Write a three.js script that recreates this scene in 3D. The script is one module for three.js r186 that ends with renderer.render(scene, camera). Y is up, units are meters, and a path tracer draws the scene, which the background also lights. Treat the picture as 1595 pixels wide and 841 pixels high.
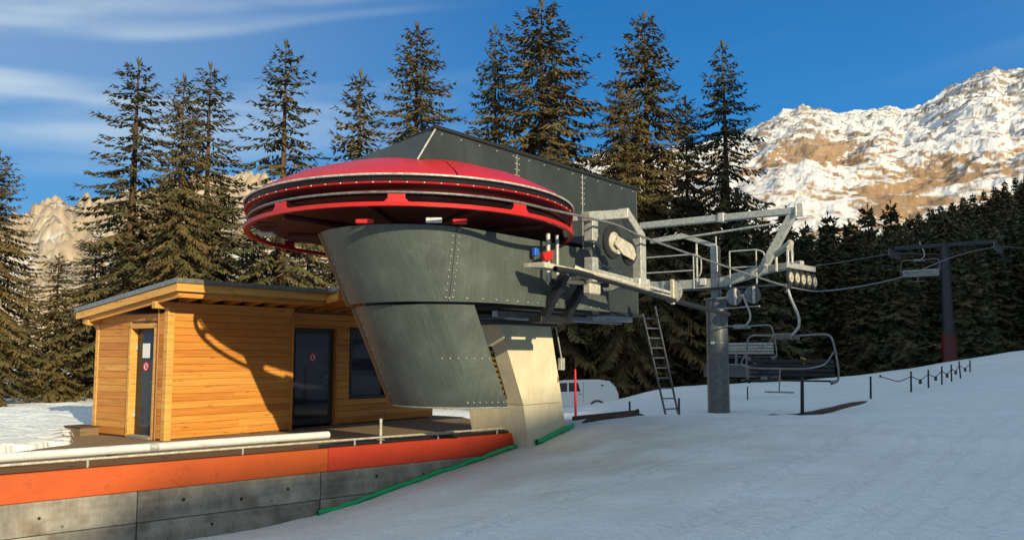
import * as THREE from 'three';
import { mergeGeometries, mergeVertices, toCreasedNormals } from 'three/addons/utils/BufferGeometryUtils.js';
import { ConvexGeometry } from 'three/addons/geometries/ConvexGeometry.js';
import { ImprovedNoise } from 'three/addons/math/ImprovedNoise.js';

// ---------------------------------------------------------------- camera
const scene = new THREE.Scene();
const F = 1381, CX = 797.5, CY = 420.5, HOR = 555, EYE = 1.45;
const PITCH = Math.atan((HOR - CY) / F);
const camera = new THREE.PerspectiveCamera(2 * Math.atan(CY / F) * 180 / Math.PI, 1595 / 841, 0.1, 9000);
camera.position.set(0, EYE, 0);
camera.rotation.x = PITCH;
// ---------------------------------------------------------------- sun and sky
const SUN_AZ = 31 * Math.PI / 180, SUN_EL = 19.5 * Math.PI / 180;
const sunDir = new THREE.Vector3(Math.sin(SUN_AZ) * Math.cos(SUN_EL), Math.sin(SUN_EL), Math.cos(SUN_AZ) * Math.cos(SUN_EL));
const sun = new THREE.DirectionalLight(new THREE.Color().setRGB(1, 0.85, 0.57), 4.3);
sun.position.copy(sunDir).multiplyScalar(200); sun.castShadow = true;
sun.shadow.camera.left = -80; sun.shadow.camera.right = 80; sun.shadow.camera.top = 80; sun.shadow.camera.bottom = -80;
sun.shadow.camera.far = 500; sun.shadow.mapSize.set(4096, 4096);
scene.add(sun); scene.add(sun.target);
const renderer = new THREE.WebGLRenderer({ antialias: true });
renderer.toneMapping = THREE.LinearToneMapping;
renderer.toneMappingExposure = 1.34;
renderer.shadowMap.enabled = true;

const PN = new ImprovedNoise();
const nz = (x, y, z = 0) => PN.noise(x, y, z);
function fbm(x, y, z = 0, o = 4) { let s = 0, a = .5, f = 1; for (let i = 0; i < o; i++) { s += a * nz(x * f, y * f, z + i * 7.3); a *= .5; f *= 2.03; } return s; }
function ridged(x, y, z = 0, o = 5) { let s = 0, a = .5, f = 1; for (let i = 0; i < o; i++) { s += a * (1 - 2 * Math.abs(nz(x * f, y * f, z + i * 3.7))); a *= .5; f *= 2.1; } return s; }
const sstep = (a, b, x) => { const t = Math.min(1, Math.max(0, (x - a) / (b - a))); return t * t * (3 - 2 * t); };
const lerp = (a, b, t) => a + (b - a) * t;
const clamp = (x, a, b) => Math.min(b, Math.max(a, x));
function pw(tab, x) { // piecewise linear table
  if (x <= tab[0][0]) return tab[0][1];
  for (let i = 1; i < tab.length; i++) if (x <= tab[i][0]) return lerp(tab[i - 1][1], tab[i][1], (x - tab[i - 1][0]) / (tab[i][0] - tab[i - 1][0]));
  return tab[tab.length - 1][1];
}
function rng(seed) { let s = seed >>> 0; return () => { s = (s + 0x6D2B79F5) >>> 0; let t = s; t = Math.imul(t ^ (t >>> 15), t | 1); t ^= t + Math.imul(t ^ (t >>> 7), t | 61); return ((t ^ (t >>> 14)) >>> 0) / 4294967296; }; }

{ // clear winter sky with wisps of cirrus, computed for the whole dome
  const W = 2048, H = 1024, data = new Float32Array(W * H * 4);
  const grad = [[-90, .25, .30, .34], [-1, .30, .40, .52], [3, .16, .34, .56], [9, .042, .235, .52], [15, .012, .165, .44], [22, .004, .122, .36], [40, .010, .105, .28], [90, .018, .085, .24]];
  const cg = [1, 2, 3].map(k => grad.map(g => [g[0], g[k]]));
  for (let j = 0; j < H; j++) {
    const el = ((j + .5) / H - .5) * Math.PI, se = Math.sin(el), ce = Math.cos(el), deg = el * 180 / Math.PI;
    const g = cg.map(t => pw(t, deg));
    for (let i = 0; i < W; i++) {
      const a = ((i + .5) / W - .5) * 2 * Math.PI, x = ce * Math.cos(a), z = ce * Math.sin(a), y = se;
      const ang = Math.acos(clamp(x * sunDir.x + y * sunDir.y + z * sunDir.z, -1, 1)) * 180 / Math.PI;
      const glow = .7 * Math.exp(-ang / 14) + .24 * Math.exp(-ang / 40);
      let r = g[0] + glow, gg = g[1] + glow * .98, b = g[2] + glow * .82;
      if (y > .01) {
        const az = Math.atan2(x, -z) * 180 / Math.PI;       // 0 ahead, negative to the left
        const wx = az * .035, wy = deg * .34 - az * .030;
        const warp = fbm(wx * .8 + 3, wy * .5, 5, 3) * 1.6;
        let c = fbm(wx + warp * .6, wy * 1.3 + warp, 1.7, 5);
        const c2 = fbm(wx * 3.2 + 20 + warp, wy * 2.6 + warp, 9, 4);
        c = clamp(.42 + c * 1.15 + c2 * .35, 0, 1);
        let m = .02 + .66 * sstep(6, -34, az) + .5 * sstep(-30, -75, az) + .34 * sstep(22, 60, az);   // az beyond -180 wraps below
        if (az > 60) m = lerp(m, 1.18, sstep(110, 180, az));   // thicker cirrus out of view, added as fill light for the shade
        m *= sstep(5, 17, deg);
        const cov = clamp(sstep(.25, 1.0, c) * m * .65 + m * .28, 0, .85);
        r = lerp(r, .66, cov); gg = lerp(gg, .73, cov); b = lerp(b, .70, cov);
      }
      const o = (j * W + i) * 4; data[o] = r; data[o + 1] = gg; data[o + 2] = b; data[o + 3] = 1;
    }
  }
  const tex = new THREE.DataTexture(data, W, H, THREE.RGBAFormat, THREE.FloatType);
  tex.mapping = THREE.EquirectangularReflectionMapping; tex.magFilter = THREE.LinearFilter; tex.minFilter = THREE.LinearFilter;
  tex.wrapS = THREE.RepeatWrapping; tex.needsUpdate = true;
  scene.background = tex; scene.environment = tex;
}

// ---------------------------------------------------------------- helpers
const V = (x, y, z) => new THREE.Vector3(x, y, z);
const st = Math.sin(PITCH), ct = Math.cos(PITCH);
function P(px, py, d) { const a = (px - CX) / F, b = (CY - py) / F, y = b * ct + st, z = b * st - ct, s = d / -z; return V(a * s, EYE + y * s, -d); }
const taken = new Map();
function numbered(n) { const k = taken.get(n) || 0; taken.set(n, k + 1); return k ? `${n}_${String(k).padStart(3, '0')}` : n; }
function shadow(o) { o.castShadow = true; o.receiveShadow = true; return o; }
const RZ = new Map();
function thing(name, label, category, pos = [0, 0, 0], turn = 0, group, off = [0, 0, 0]) {
  const o = new THREE.Group(); o.name = numbered(name); o.position.set(...pos); o.rotation.y = turn;
  o.userData = { label, category }; if (group) o.userData.group = group; scene.add(o); RZ.set(o, off); return o;
}
function boxUV(g, ox = 0, oy = 0) {
  if (g.index) g = g.toNonIndexed();
  const p = g.attributes.position, uv = new Float32Array(p.count * 2), a = V(), b = V(), c = V(), n = V();
  for (let i = 0; i < p.count; i += 3) {
    a.fromBufferAttribute(p, i); b.fromBufferAttribute(p, i + 1); c.fromBufferAttribute(p, i + 2);
    n.copy(b).sub(a).cross(c.clone().sub(a)); const X = Math.abs(n.x), Y = Math.abs(n.y), Z = Math.abs(n.z);
    [a, b, c].forEach((v, k) => {
      const u = X > Y && X > Z ? [v.z, v.y] : Y > Z ? [v.x, v.z] : [v.x, v.y];
      uv[(i + k) * 2] = u[0] + ox; uv[(i + k) * 2 + 1] = u[1] + oy;
    });
  }
  g.setAttribute('uv', new THREE.BufferAttribute(uv, 2)); return g;
}
function norm(g, ox, oy) { g = boxUV(g, ox, oy); if (!g.attributes.normal) g.computeVertexNormals(); for (const k of Object.keys(g.attributes)) if (!['position', 'normal', 'uv'].includes(k)) g.deleteAttribute(k); return g; }
function part(name, geos, mat, parent, extra) {
  let arr = (Array.isArray(geos) ? geos : [geos]).map(g => norm(g, extra && extra.ox, extra && extra.oy));
  let g = arr.length > 1 ? mergeGeometries(arr) : arr[0];
  let top = parent; while (top && !RZ.has(top)) top = top.parent;
  const o = top ? RZ.get(top) : [0, 0, 0];
  if (o[0] || o[1] || o[2]) { g = g.clone(); g.translate(-o[0], -o[1], -o[2]); }
  const m = shadow(new THREE.Mesh(g, mat)); m.name = name; (parent || scene).add(m);
  if (extra && extra.label) m.userData.label = extra.label;
  if (extra && extra.stuff) m.userData.kind = 'stuff';
  return m;
}
const boxCache = new Map();
function cbox(w, h, d, x = 0, y = 0, z = 0, c = .008) {
  c = Math.min(c, w * .3, h * .3, d * .3);
  const key = [w, h, d, c].map(v => v.toFixed(4)).join();
  let g = boxCache.get(key);
  if (!g) {
    const pts = [], a = w / 2, b = h / 2, e = d / 2;
    for (const sx of [-1, 1]) for (const sy of [-1, 1]) for (const sz of [-1, 1])
      pts.push(V(sx * (a - c), sy * (b - c), sz * e), V(sx * (a - c), sy * b, sz * (e - c)), V(sx * a, sy * (b - c), sz * (e - c)));
    g = new ConvexGeometry(pts); boxCache.set(key, g);
  }
  g = g.clone(); g.translate(x, y, z); return g;
}
function bx(x0, x1, y0, y1, z0, z1, c) { return cbox(Math.abs(x1 - x0), Math.abs(y1 - y0), Math.abs(z1 - z0), (x0 + x1) / 2, (y0 + y1) / 2, (z0 + z1) / 2, c); }
const v3 = a => Array.isArray(a) ? V(...a) : a;
function beam(p, q, w, h, c = .01, up = V(0, 1, 0)) { // box of section w (sideways) x h (upward) between two points
  p = v3(p); q = v3(q); const d = q.clone().sub(p), L = d.length(); d.normalize();
  let s = d.clone().cross(up); if (s.lengthSq() < 1e-5) s = d.clone().cross(V(1, 0, 0)); s.normalize(); const u = s.clone().cross(d);
  const g = cbox(L, h, w, 0, 0, 0, c); const m = new THREE.Matrix4().makeBasis(d, u, s); m.setPosition(p.clone().add(q).multiplyScalar(.5)); g.applyMatrix4(m); return g;
}
function rod(p, q, r, r2 = r, seg = 12) {
  p = v3(p); q = v3(q); const d = q.clone().sub(p), L = d.length();
  const g = new THREE.CylinderGeometry(r2, r, L, seg); g.translate(0, L / 2, 0);
  g.applyQuaternion(new THREE.Quaternion().setFromUnitVectors(V(0, 1, 0), d.normalize())); g.translate(p.x, p.y, p.z); return g;
}
function tube(pts, r, n = 24, seg = 8, closed = false) { return new THREE.TubeGeometry(new THREE.CatmullRomCurve3(pts.map(v3), closed, 'catmullrom', .35), n, r, seg, closed); }
function prism(poly, h, bevel = 0) { // polygon in x,y extruded along +z
  const s = new THREE.Shape(poly.map(p => new THREE.Vector2(p[0], p[1])));
  return new THREE.ExtrudeGeometry(s, { depth: h, bevelEnabled: bevel > 0, bevelThickness: bevel, bevelSize: bevel, bevelSegments: 1, curveSegments: 10 });
}
function lathe(prof, seg = 64) { return new THREE.LatheGeometry(prof.map(p => new THREE.Vector2(p[0], p[1])), seg); }

// ---------------------------------------------------------------- textures (grain and wear only)
function pnoise(n, seed) { // tileable value noise lattice
  const r = rng(seed), t = new Float32Array(n * n); for (let i = 0; i < n * n; i++) t[i] = r();
  return (u, v) => { const x = u * n, y = v * n, xi = Math.floor(x), yi = Math.floor(y), fx = x - xi, fy = y - yi, a = fx * fx * (3 - 2 * fx), b = fy * fy * (3 - 2 * fy), q = (i, j) => t[((j % n + n) % n) * n + (i % n + n) % n]; return lerp(lerp(q(xi, yi), q(xi + 1, yi), a), lerp(q(xi, yi + 1), q(xi + 1, yi + 1), a), b); };
}
function pnoise2(nx, ny, seed) { const r = rng(seed), t = new Float32Array(nx * ny); for (let i = 0; i < nx * ny; i++) t[i] = r(); return (u, v) => { const x = u * nx, y = v * ny, xi = Math.floor(x), yi = Math.floor(y), fx = x - xi, fy = y - yi, a = fx * fx * (3 - 2 * fx), b = fy * fy * (3 - 2 * fy), q = (i, j) => t[((j % ny + ny) % ny) * nx + (i % nx + nx) % nx]; return lerp(lerp(q(xi, yi), q(xi + 1, yi), a), lerp(q(xi, yi + 1), q(xi + 1, yi + 1), a), b); }; }
function tex(w, h, metres, fn, srgb = true, mh = metres) { // fn -> [r,g,b] 0..1 in sRGB (colour) or a height
  const d = new Uint8Array(w * h * 4);
  for (let j = 0; j < h; j++) for (let i = 0; i < w; i++) {
    const c = fn(i / w, j / h), o = (j * w + i) * 4, q = Array.isArray(c) ? c : [c, c, c];
    for (let k = 0; k < 3; k++) d[o + k] = clamp(q[k] * 255, 0, 255); d[o + 3] = 255;
  }
  const t = new THREE.DataTexture(d, w, h); t.wrapS = t.wrapT = THREE.RepeatWrapping; t.magFilter = THREE.LinearFilter; t.minFilter = THREE.LinearMipmapLinearFilter; t.generateMipmaps = true;
  if (srgb) t.colorSpace = THREE.SRGBColorSpace; t.repeat.set(1 / metres, 1 / mh); t.needsUpdate = true; return t;
}
const nA = pnoise(8, 11), nB = pnoise(24, 12), nC = pnoise(80, 13), nD = pnoise(200, 14);
const f4 = (u, v) => nA(u, v) * .45 + nB(u, v) * .28 + nC(u, v) * .17 + nD(u, v) * .1;
const gr1 = pnoise2(6, 90, 21), gr2 = pnoise2(14, 260, 22), gr3 = pnoise2(3, 30, 23), kn = rng(5);
const knots = Array.from({ length: 26 }, () => [kn(), kn(), .004 + kn() * .006]);
const woodFn = (u, v) => {
  let g = gr1(u, v) * .5 + gr2(u, v) * .3 + gr3(u, v) * .2, k = 0;
  for (const [a, b, r] of knots) { const dx = (u - a) * 1, dy = (v - b) * 1.2, q = Math.hypot(dx * .55, dy) / r; if (q < 1.8) k = Math.max(k, 1 - q / 1.8); }
  return [g, k];
};
const woodTex = tex(1024, 1024, 3, (u, v) => { const [g, k] = woodFn(u, v), s = .80 + .30 * g - .32 * k; return [s, s * (.96 - .05 * (1 - g) - .1 * k), s * (.9 - .1 * (1 - g))]; }, true, 1.2);
const woodBump = tex(512, 512, 3, (u, v) => woodFn(u, v)[0], false, 1.2);
const pores = Array.from({ length: 70 }, () => [kn(), kn(), .0015 + kn() * .004]);
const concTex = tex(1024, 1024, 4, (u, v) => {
  let s = .68 + .46 * (f4(u, v) - .5) + .09 * (gr1(u, v) - .5) + .05 * (gr2(v, u) - .5);
  for (const [a, b, r] of pores) { const q = Math.hypot(u - a, v - b) / r; if (q < 1) s *= .45 + .5 * q; }
  const st = clamp((nB(v, u) - .68) * 3, 0, 1) * .22; return [s * (1 - st * .8), s * (.985 - st), s * (.94 - st * 1.2)];
});
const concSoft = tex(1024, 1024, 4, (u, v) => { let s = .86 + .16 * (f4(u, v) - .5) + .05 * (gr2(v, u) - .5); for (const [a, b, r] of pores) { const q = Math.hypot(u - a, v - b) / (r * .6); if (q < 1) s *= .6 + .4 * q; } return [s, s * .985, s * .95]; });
const concBump = tex(512, 512, 4, (u, v) => { let s = f4(u, v); for (const [a, b, r] of pores) { const q = Math.hypot(u - a, v - b) / r; if (q < 1) s -= .4 * (1 - q); } return s; }, false);
const panelTex = tex(1024, 1024, 3, (u, v) => { const s = .86 + .26 * (f4(u, v) - .5) + .10 * (gr2(v, u) - .5); const p = clamp((nC(u, v) * nB(u, v) - .5) * 2.5, 0, 1) * .3; return [s + p * .3, s + p * .3, s + p * .26]; });
const galvTex = tex(512, 512, 1.2, (u, v) => { const s = .82 + .34 * (nC(u, v) * .6 + nB(u, v) * .4 - .5); return [s, s, s * 1.0]; });
const paintTex = tex(1024, 1024, 3, (u, v) => { const s = .90 + .16 * (f4(u, v) - .5), w = clamp((nB(u, v) * .6 + nD(u, v) * .4 - .62) * 4, 0, 1) * .22; return [s - w * .5, s - w * .7, s - w * .7]; });
const barkTex = tex(256, 512, .8, (u, v) => { const s = .6 + .5 * (gr1(v, u) - .3) * nC(u, v) + .3 * (nB(u, v) - .5); return [s, s * .93, s * .85]; }, true, 1.6);
const snowBump = tex(1024, 1024, 5, (u, v) => nA(u, v) * .35 + nB(u, v) * .3 + nC(u, v) * .25 + nD(u, v) * .18, false);
const snowTex = tex(1024, 1024, 7, (u, v) => { const s = .95 + .09 * (f4(u, v) - .5); const d = clamp((nB(u, v) * .5 + nD(u, v) * .5 - .66) * 5, 0, 1) * .10; return [s - d * .5, s - d * .6, s - d * .8]; });

const lin = (r, g, b) => new THREE.Color().setRGB(r, g, b);
function mat(r, g, b, rough = .7, metal = 0, map, bump, bs = .002, extra = {}) {
  const m = new THREE.MeshStandardMaterial({ color: lin(r, g, b), roughness: rough, metalness: metal, side: THREE.DoubleSide, ...extra });
  if (map) m.map = map; if (bump) { m.bumpMap = bump; m.bumpScale = bs; } return m;
}
const M = {
  woods: [[.60, .285, .052], [.64, .32, .066], [.55, .235, .040], [.62, .275, .05], [.68, .36, .085]].map(c => mat(...c, .62, 0, woodTex, woodBump, .002)),
  beamWood: mat(.70, .42, .11, .6, 0, woodTex, woodBump, .002),
  darkWood: mat(.075, .042, .022, .8, 0, woodTex, woodBump, .003),
  greyWood: mat(.22, .17, .11, .85, 0, woodTex, woodBump, .003),
  roof: mat(.17, .175, .175, .75, 0, concTex),
  flash: mat(.42, .42, .40, .45, .6, galvTex),
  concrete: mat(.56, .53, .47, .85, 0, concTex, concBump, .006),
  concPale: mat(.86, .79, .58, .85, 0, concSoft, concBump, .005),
  concDark: mat(.06, .05, .042, .9, 0, concTex),
  orange: mat(.62, .096, .006, .6, 0, paintTex, concBump, .003),
  shadedOrange: mat(.64, .050, .008, .6, 0, paintTex, concBump, .003),
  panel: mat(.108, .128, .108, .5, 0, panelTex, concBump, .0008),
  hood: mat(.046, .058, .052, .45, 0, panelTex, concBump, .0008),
  panelDark: mat(.012, .014, .014, .6),
  rustAndReflection: mat(.42, .19, .07, .6, .2, paintTex),
  red: mat(.62, .018, .018, .38, 0, paintTex),
  redBright: mat(.72, .022, .018, .35, 0, paintTex),
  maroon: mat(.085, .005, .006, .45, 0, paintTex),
  black: mat(.010, .010, .011, .55),
  rubber: mat(.012, .012, .012, .8),
  galv: mat(.56, .57, .51, .5, .12, galvTex),
  galvBright: mat(.70, .70, .61, .4, .15, galvTex),
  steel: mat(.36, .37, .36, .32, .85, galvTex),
  greySteel: mat(.20, .21, .21, .38, .5, galvTex),
  ropeSteel: mat(.30, .30, .28, .45, .3, galvTex),
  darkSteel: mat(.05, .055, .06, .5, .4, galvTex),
  cream: mat(.72, .66, .50, .5, 0, galvTex),
  white: mat(.78, .78, .75, .5, 0, paintTex),
  green: mat(.008, .50, .16, .6, 0, paintTex),
  yellow: mat(.75, .42, .03, .5, 0, paintTex),
  blue: mat(.02, .12, .6, .4),
  glass: new THREE.MeshPhysicalMaterial({ color: lin(.010, .013, .018), roughness: .06, metalness: 0, side: THREE.DoubleSide }),
  frameDark: mat(.022, .02, .018, .5),
  bark: mat(.24, .155, .09, .9, 0, barkTex),
  snow: new THREE.MeshStandardMaterial({ color: lin(.84, .875, .85), roughness: .75, vertexColors: true, map: snowTex, bumpMap: snowBump, bumpScale: .05, side: THREE.DoubleSide }),
  snowPlain: mat(.88, .88, .88, .7, 0, snowTex, snowBump, .04),
  floor: mat(.035, .03, .022, .95, 0, concTex),
  dirt: mat(.16, .09, .04, .95, 0, concTex, concBump, .02),
  paper: mat(.72, .72, .7, .6),
  signRed: mat(.6, .02, .02, .5),
  carWhite: new THREE.MeshPhysicalMaterial({ color: lin(.62, .63, .62), roughness: .35, clearcoat: 1, clearcoatRoughness: .05, side: THREE.DoubleSide }),
  carGrey: new THREE.MeshPhysicalMaterial({ color: lin(.06, .065, .07), roughness: .35, clearcoat: 1, clearcoatRoughness: .05, side: THREE.DoubleSide }),
};

// ---------------------------------------------------------------- ground
const DECK = [[-14, 3.5], [-5.82 - 2.9, 10.1 - 2.75], [.1, 15.75], [.1 + .35, 16.2], [-1.2, 21.6], [-3.6, 23.4], [-8.2, 16.7], [-7.3, 14.9], [-7.6, 13.4], [-14, 8.6]]; // x, distance
function inPoly(x, y, poly) { let c = false; for (let i = 0, j = poly.length - 1; i < poly.length; j = i++) { const [xi, yi] = poly[i], [xj, yj] = poly[j]; if ((yi > y) !== (yj > y) && x < (xj - xi) * (y - yi) / (yj - yi) + xi) c = !c; } return c; }
const CP = [[-2.8, 13.1, -.82], [-4.2, 11.6, -.93], [-5.8, 10.0, -1.05], [-7.5, 8.4, -1.2], [-1.2, 14.6, -.42], [.1, 15.6, -.14], [.5, 15.7, -.05], [1.15, 16.7, .17], [0, 0, -.32], [0, 6, -.36], [0, 10, -.32], [-3, 5, -1.0], [-4, 8, -1.05], [3, 5, .05], [3, 10, .06], [2, 13, .05], [5.4, 23.2, .0], [3.6, 20, .12], [1.8, 18, .2], [8.9, 22, .33], [7.2, 21.9, .03], [15.3, 30, .6], [23, 40, 1.62], [20.3, 40, 1.12], [18, 40, .72], [16, 40, .48], [10, 40, .22], [5.9, 40, -.18], [2, 40, -1.35], [2.7, 40, -1.2], [4.3, 40, -.8], [1.5, 22, -.05], [3, 30, -.2], [0, 30, -.7], [6, 10, .3], [10, 10, .6], [10, 16, .5], [8, 5, .55], [17, 22, 1.0], [24, 30, 1.5], [-6, 2, -1.7], [-8, 20, 0], [-8, 30, 0], [-12, 16.5, 0], [9, 28, .05], [12, 34, .2], [7, 0, .6], [-4, -3, -1.2]];
const tps = (() => {
  const n = CP.length, N = n + 3, A = Array.from({ length: N }, () => new Float64Array(N + 1)), U = r2 => r2 < 1e-9 ? 0 : .5 * r2 * Math.log(r2);
  for (let i = 0; i < n; i++) { for (let j = 0; j < n; j++) A[i][j] = U((CP[i][0] - CP[j][0]) ** 2 + (CP[i][1] - CP[j][1]) ** 2) + (i === j ? .35 : 0); A[i][n] = A[n][i] = 1; A[i][n + 1] = A[n + 1][i] = CP[i][0]; A[i][n + 2] = A[n + 2][i] = CP[i][1]; A[i][N] = CP[i][2]; }
  for (let c = 0; c < N; c++) { let p = c; for (let r = c + 1; r < N; r++) if (Math.abs(A[r][c]) > Math.abs(A[p][c])) p = r; [A[c], A[p]] = [A[p], A[c]]; for (let r = 0; r < N; r++) if (r !== c) { const f = A[r][c] / A[c][c]; if (f) for (let k = c; k <= N; k++) A[r][k] -= f * A[c][k]; } }
  const w = A.map((r, i) => r[N] / r[i]);
  return (x, d) => { let s = w[n] + w[n + 1] * x + w[n + 2] * d; for (let i = 0; i < n; i++) s += w[i] * U((x - CP[i][0]) ** 2 + (d - CP[i][1]) ** 2); return s; };
})();
function groundH(x, d) {
  const ox = Math.max(-8.5 - x, x - 24, 0), od = Math.max(-3 - d, d - 41, 0), w = sstep(7, 0, Math.hypot(ox, od));
  let far = -.3 + 1.9 * sstep(6, 30, x); if (x < -4) far = lerp(far, d > 12 ? 0 : -1.4, sstep(-4, -9, x));
  far -= (1.2 + sstep(6, 30, x) * 1.4) * sstep(41, 48, d); if (d > 41 && x < 0) far = Math.max(far, -1.6);
  let h = w > 0 ? lerp(far, tps(clamp(x, -9, 26), clamp(d, -4, 44)), w) : far;
  return h;
}
{
  const lines = (a, b, fine, r, lo, hi) => { const v = []; for (let x = lo; x <= hi + 1e-6;) { v.push(x); const q = x < a ? a - x : x > b ? x - b : 0; x += fine + q * r; } return v; };
  const xs = lines(-7, 13, .11, .09, -260, 420), ds = lines(5, 24, .11, .08, -160, 520);
  const nx = xs.length, nd = ds.length, pos = new Float32Array(nx * nd * 3), col = new Float32Array(nx * nd * 3), uv = new Float32Array(nx * nd * 2), idx = [];
  const tr = [[1.6, 7.3, 3.85, 5.2], [1.0, 7.9, 3.7, 5.3], [3.2, 7.5, 3.9, 5.1], [3.6, 7.5, 3.9, 5.1], [-.6, 9.6, 4.6, 5.0], [5, 7.4, 4, 4.8], [2.3, 7.2, 4.2, 5.6]].map(([a, b, c, e]) => { const l = Math.hypot(c, e); return [a, b, c / l, e / l]; });
  for (let j = 0; j < nd; j++) for (let i = 0; i < nx; i++) {
    const x = xs[i], d = ds[j], k = j * nx + i; let h = groundH(x, d);
    const dist = Math.hypot(x, d);
    h += fbm(x * .35, d * .35, 2, 3) * .10 * sstep(2, 7, dist);
    if (dist < 45) {
      h += fbm(x * 1.6, d * 1.6, 4, 3) * .035;
      for (const [a, b, c, e] of tr) { const q = (x - a) * e - (d - b) * c + .12 * Math.sin((x + d) * .35), al = (x - a) * c + (d - b) * e; const f = sstep(-3, 0, al) * sstep(14, 9, al); for (const o of [0, .22]) { const z = (q - o) / .07; h -= .048 * f * Math.exp(-z * z); h += .022 * f * Math.exp(-((q - o - .13) ** 2) / .003); } }
      // lumps of cleared snow against the wall foot at the left
      const wl = ((x + 5.82) * .6936 - (10.1 - d) * .72), al = (x + 5.82) * .72 + (d - 10.1) * .6936;
      if (al > -3 && al < 5) h += sstep(1.3, .1, Math.abs(wl)) * sstep(5, 3.2, al) * (.10 + .32 * Math.max(0, fbm(x * 2.4, d * 2.4, 8, 4) + .1));
    }
    if (inPoly(x, d, DECK) && inPoly(x - .2, d + .2, DECK)) h = Math.min(h, -.22);
    if (x < -6.8 && d > 9 && !inPoly(x, d, DECK)) { const e = sstep(9, 12, d); h = Math.max(h, lerp(h, .0, e)) + (.05 + .16 * Math.max(0, fbm(x * 1.3, d * 1.3, 3, 4) + .25)) * e * sstep(60, 25, d); }
    pos[k * 3] = x; pos[k * 3 + 1] = h; pos[k * 3 + 2] = -d; uv[k * 2] = x; uv[k * 2 + 1] = d;
    // tan grit trodden into the snow round the pillar and the ladder
    const gq = Math.exp(-(((x - 1.6) / 2.8) ** 2 + ((d - 13.8) / 4.8) ** 2)), gn = clamp(.5 + 1.3 * fbm(x * .9, d * .9, 6, 4), 0, 1), g = clamp(gq * gn * .8 + .10 * clamp(fbm(x * .5, d * .5, 12, 4), 0, 1), 0, .6);
    col[k * 3] = lerp(1, .62, g); col[k * 3 + 1] = lerp(1, .55, g); col[k * 3 + 2] = lerp(1, .44, g);
    if (i && j) idx.push(k, k - nx - 1, k - nx, k, k - 1, k - nx - 1);
  }
  const g = new THREE.BufferGeometry(); g.setAttribute('position', new THREE.BufferAttribute(pos, 3)); g.setAttribute('color', new THREE.BufferAttribute(col, 3)); g.setAttribute('uv', new THREE.BufferAttribute(uv, 2)); g.setIndex(idx); g.computeVertexNormals();
  const m = shadow(new THREE.Mesh(g, M.snow)); m.name = 'snow_ground'; m.userData = { kind: 'structure', label: 'shaded snowy piste with ski tracks in front of the station' }; scene.add(m);
}
function grid(nu, nv, fn, colFn) {
  const pos = [], col = [], uv = [], idx = [];
  for (let j = 0; j <= nv; j++) for (let i = 0; i <= nu; i++) { const p = fn(i / nu, j / nv); pos.push(p[0], p[1], p[2]); uv.push(p[0], p[2]); if (colFn) col.push(...colFn(i / nu, j / nv, p)); if (i && j) { const k = j * (nu + 1) + i; idx.push(k, k - nu - 2, k - nu - 1, k, k - 1, k - nu - 2); } }
  const g = new THREE.BufferGeometry(); g.setAttribute('position', new THREE.Float32BufferAttribute(pos, 3)); g.setAttribute('uv', new THREE.Float32BufferAttribute(uv, 2)); if (colFn) g.setAttribute('color', new THREE.Float32BufferAttribute(col, 3)); g.setIndex(idx); g.computeVertexNormals(); return g;
}
function structure(name, g, m, label) { const o = shadow(new THREE.Mesh(g, m)); o.name = name; o.userData = { kind: 'structure', label }; scene.add(o); return o; }

// hill behind and to the right of the viewer: it shades the piste
const su = Math.sin(SUN_AZ), cu = Math.cos(SUN_AZ);
const RIDGE = [[-140, -14], [-60, -6], [-12, .8], [0, 2.95], [.6, 3.15], [1.2, 3.7], [2.07, 4.15], [4.3, 4.45], [6.9, 4.75], [8.6, 5.3], [12, 6.3], [16.6, 7.9], [17.6, 8.5], [19.5, 10.5], [28, 18.5], [37.3, 27], [39, 28], [43, 35], [60, 50], [80, 60], [180, 100], [260, 125]];
{
  const g = grid(400, 24, (a, b) => {
    const v = lerp(-140, 260, a), u = b < .5 ? lerp(-120, -60, b * 2) : lerp(-60, -14, b * 2 - 1), top = pw(RIDGE, v) + 60 * Math.tan(SUN_EL);
    const q = 1 - Math.abs(u + 60) / (u < -60 ? 60 : 46), h = lerp(-2, top, clamp(q, 0, 1) ** 1.15);
    return [-su * u + cu * v, h, -(cu * u + su * v)];
  });
  structure('shading_hill', g, M.snowPlain, 'snowy hill behind the viewer');
}
// wooded slope rising on the right
function slopeH(x, d) {
  const dist = Math.hypot(x, d), az = Math.atan2(x, d) * 180 / Math.PI;
  const rise = pw([[-60, 2], [-10, 4], [4, 5], [12, 8], [17, 11], [21, 14], [25, 18.5], [30, 26], [50, 60]], az);
  return -1.9 + rise * sstep(60, 190, dist) + fbm(x * .03, d * .03, 3, 3) * 2 * sstep(60, 90, dist);
}
structure('forest_slope', grid(120, 60, (a, b) => { const az = lerp(-60, 62, a) * Math.PI / 180, r = 56 + b * b * 260; const x = r * Math.sin(az), d = r * Math.cos(az); return [x, slopeH(x, d), -d]; }), M.floor, 'dark wooded slope behind the car park');

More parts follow.
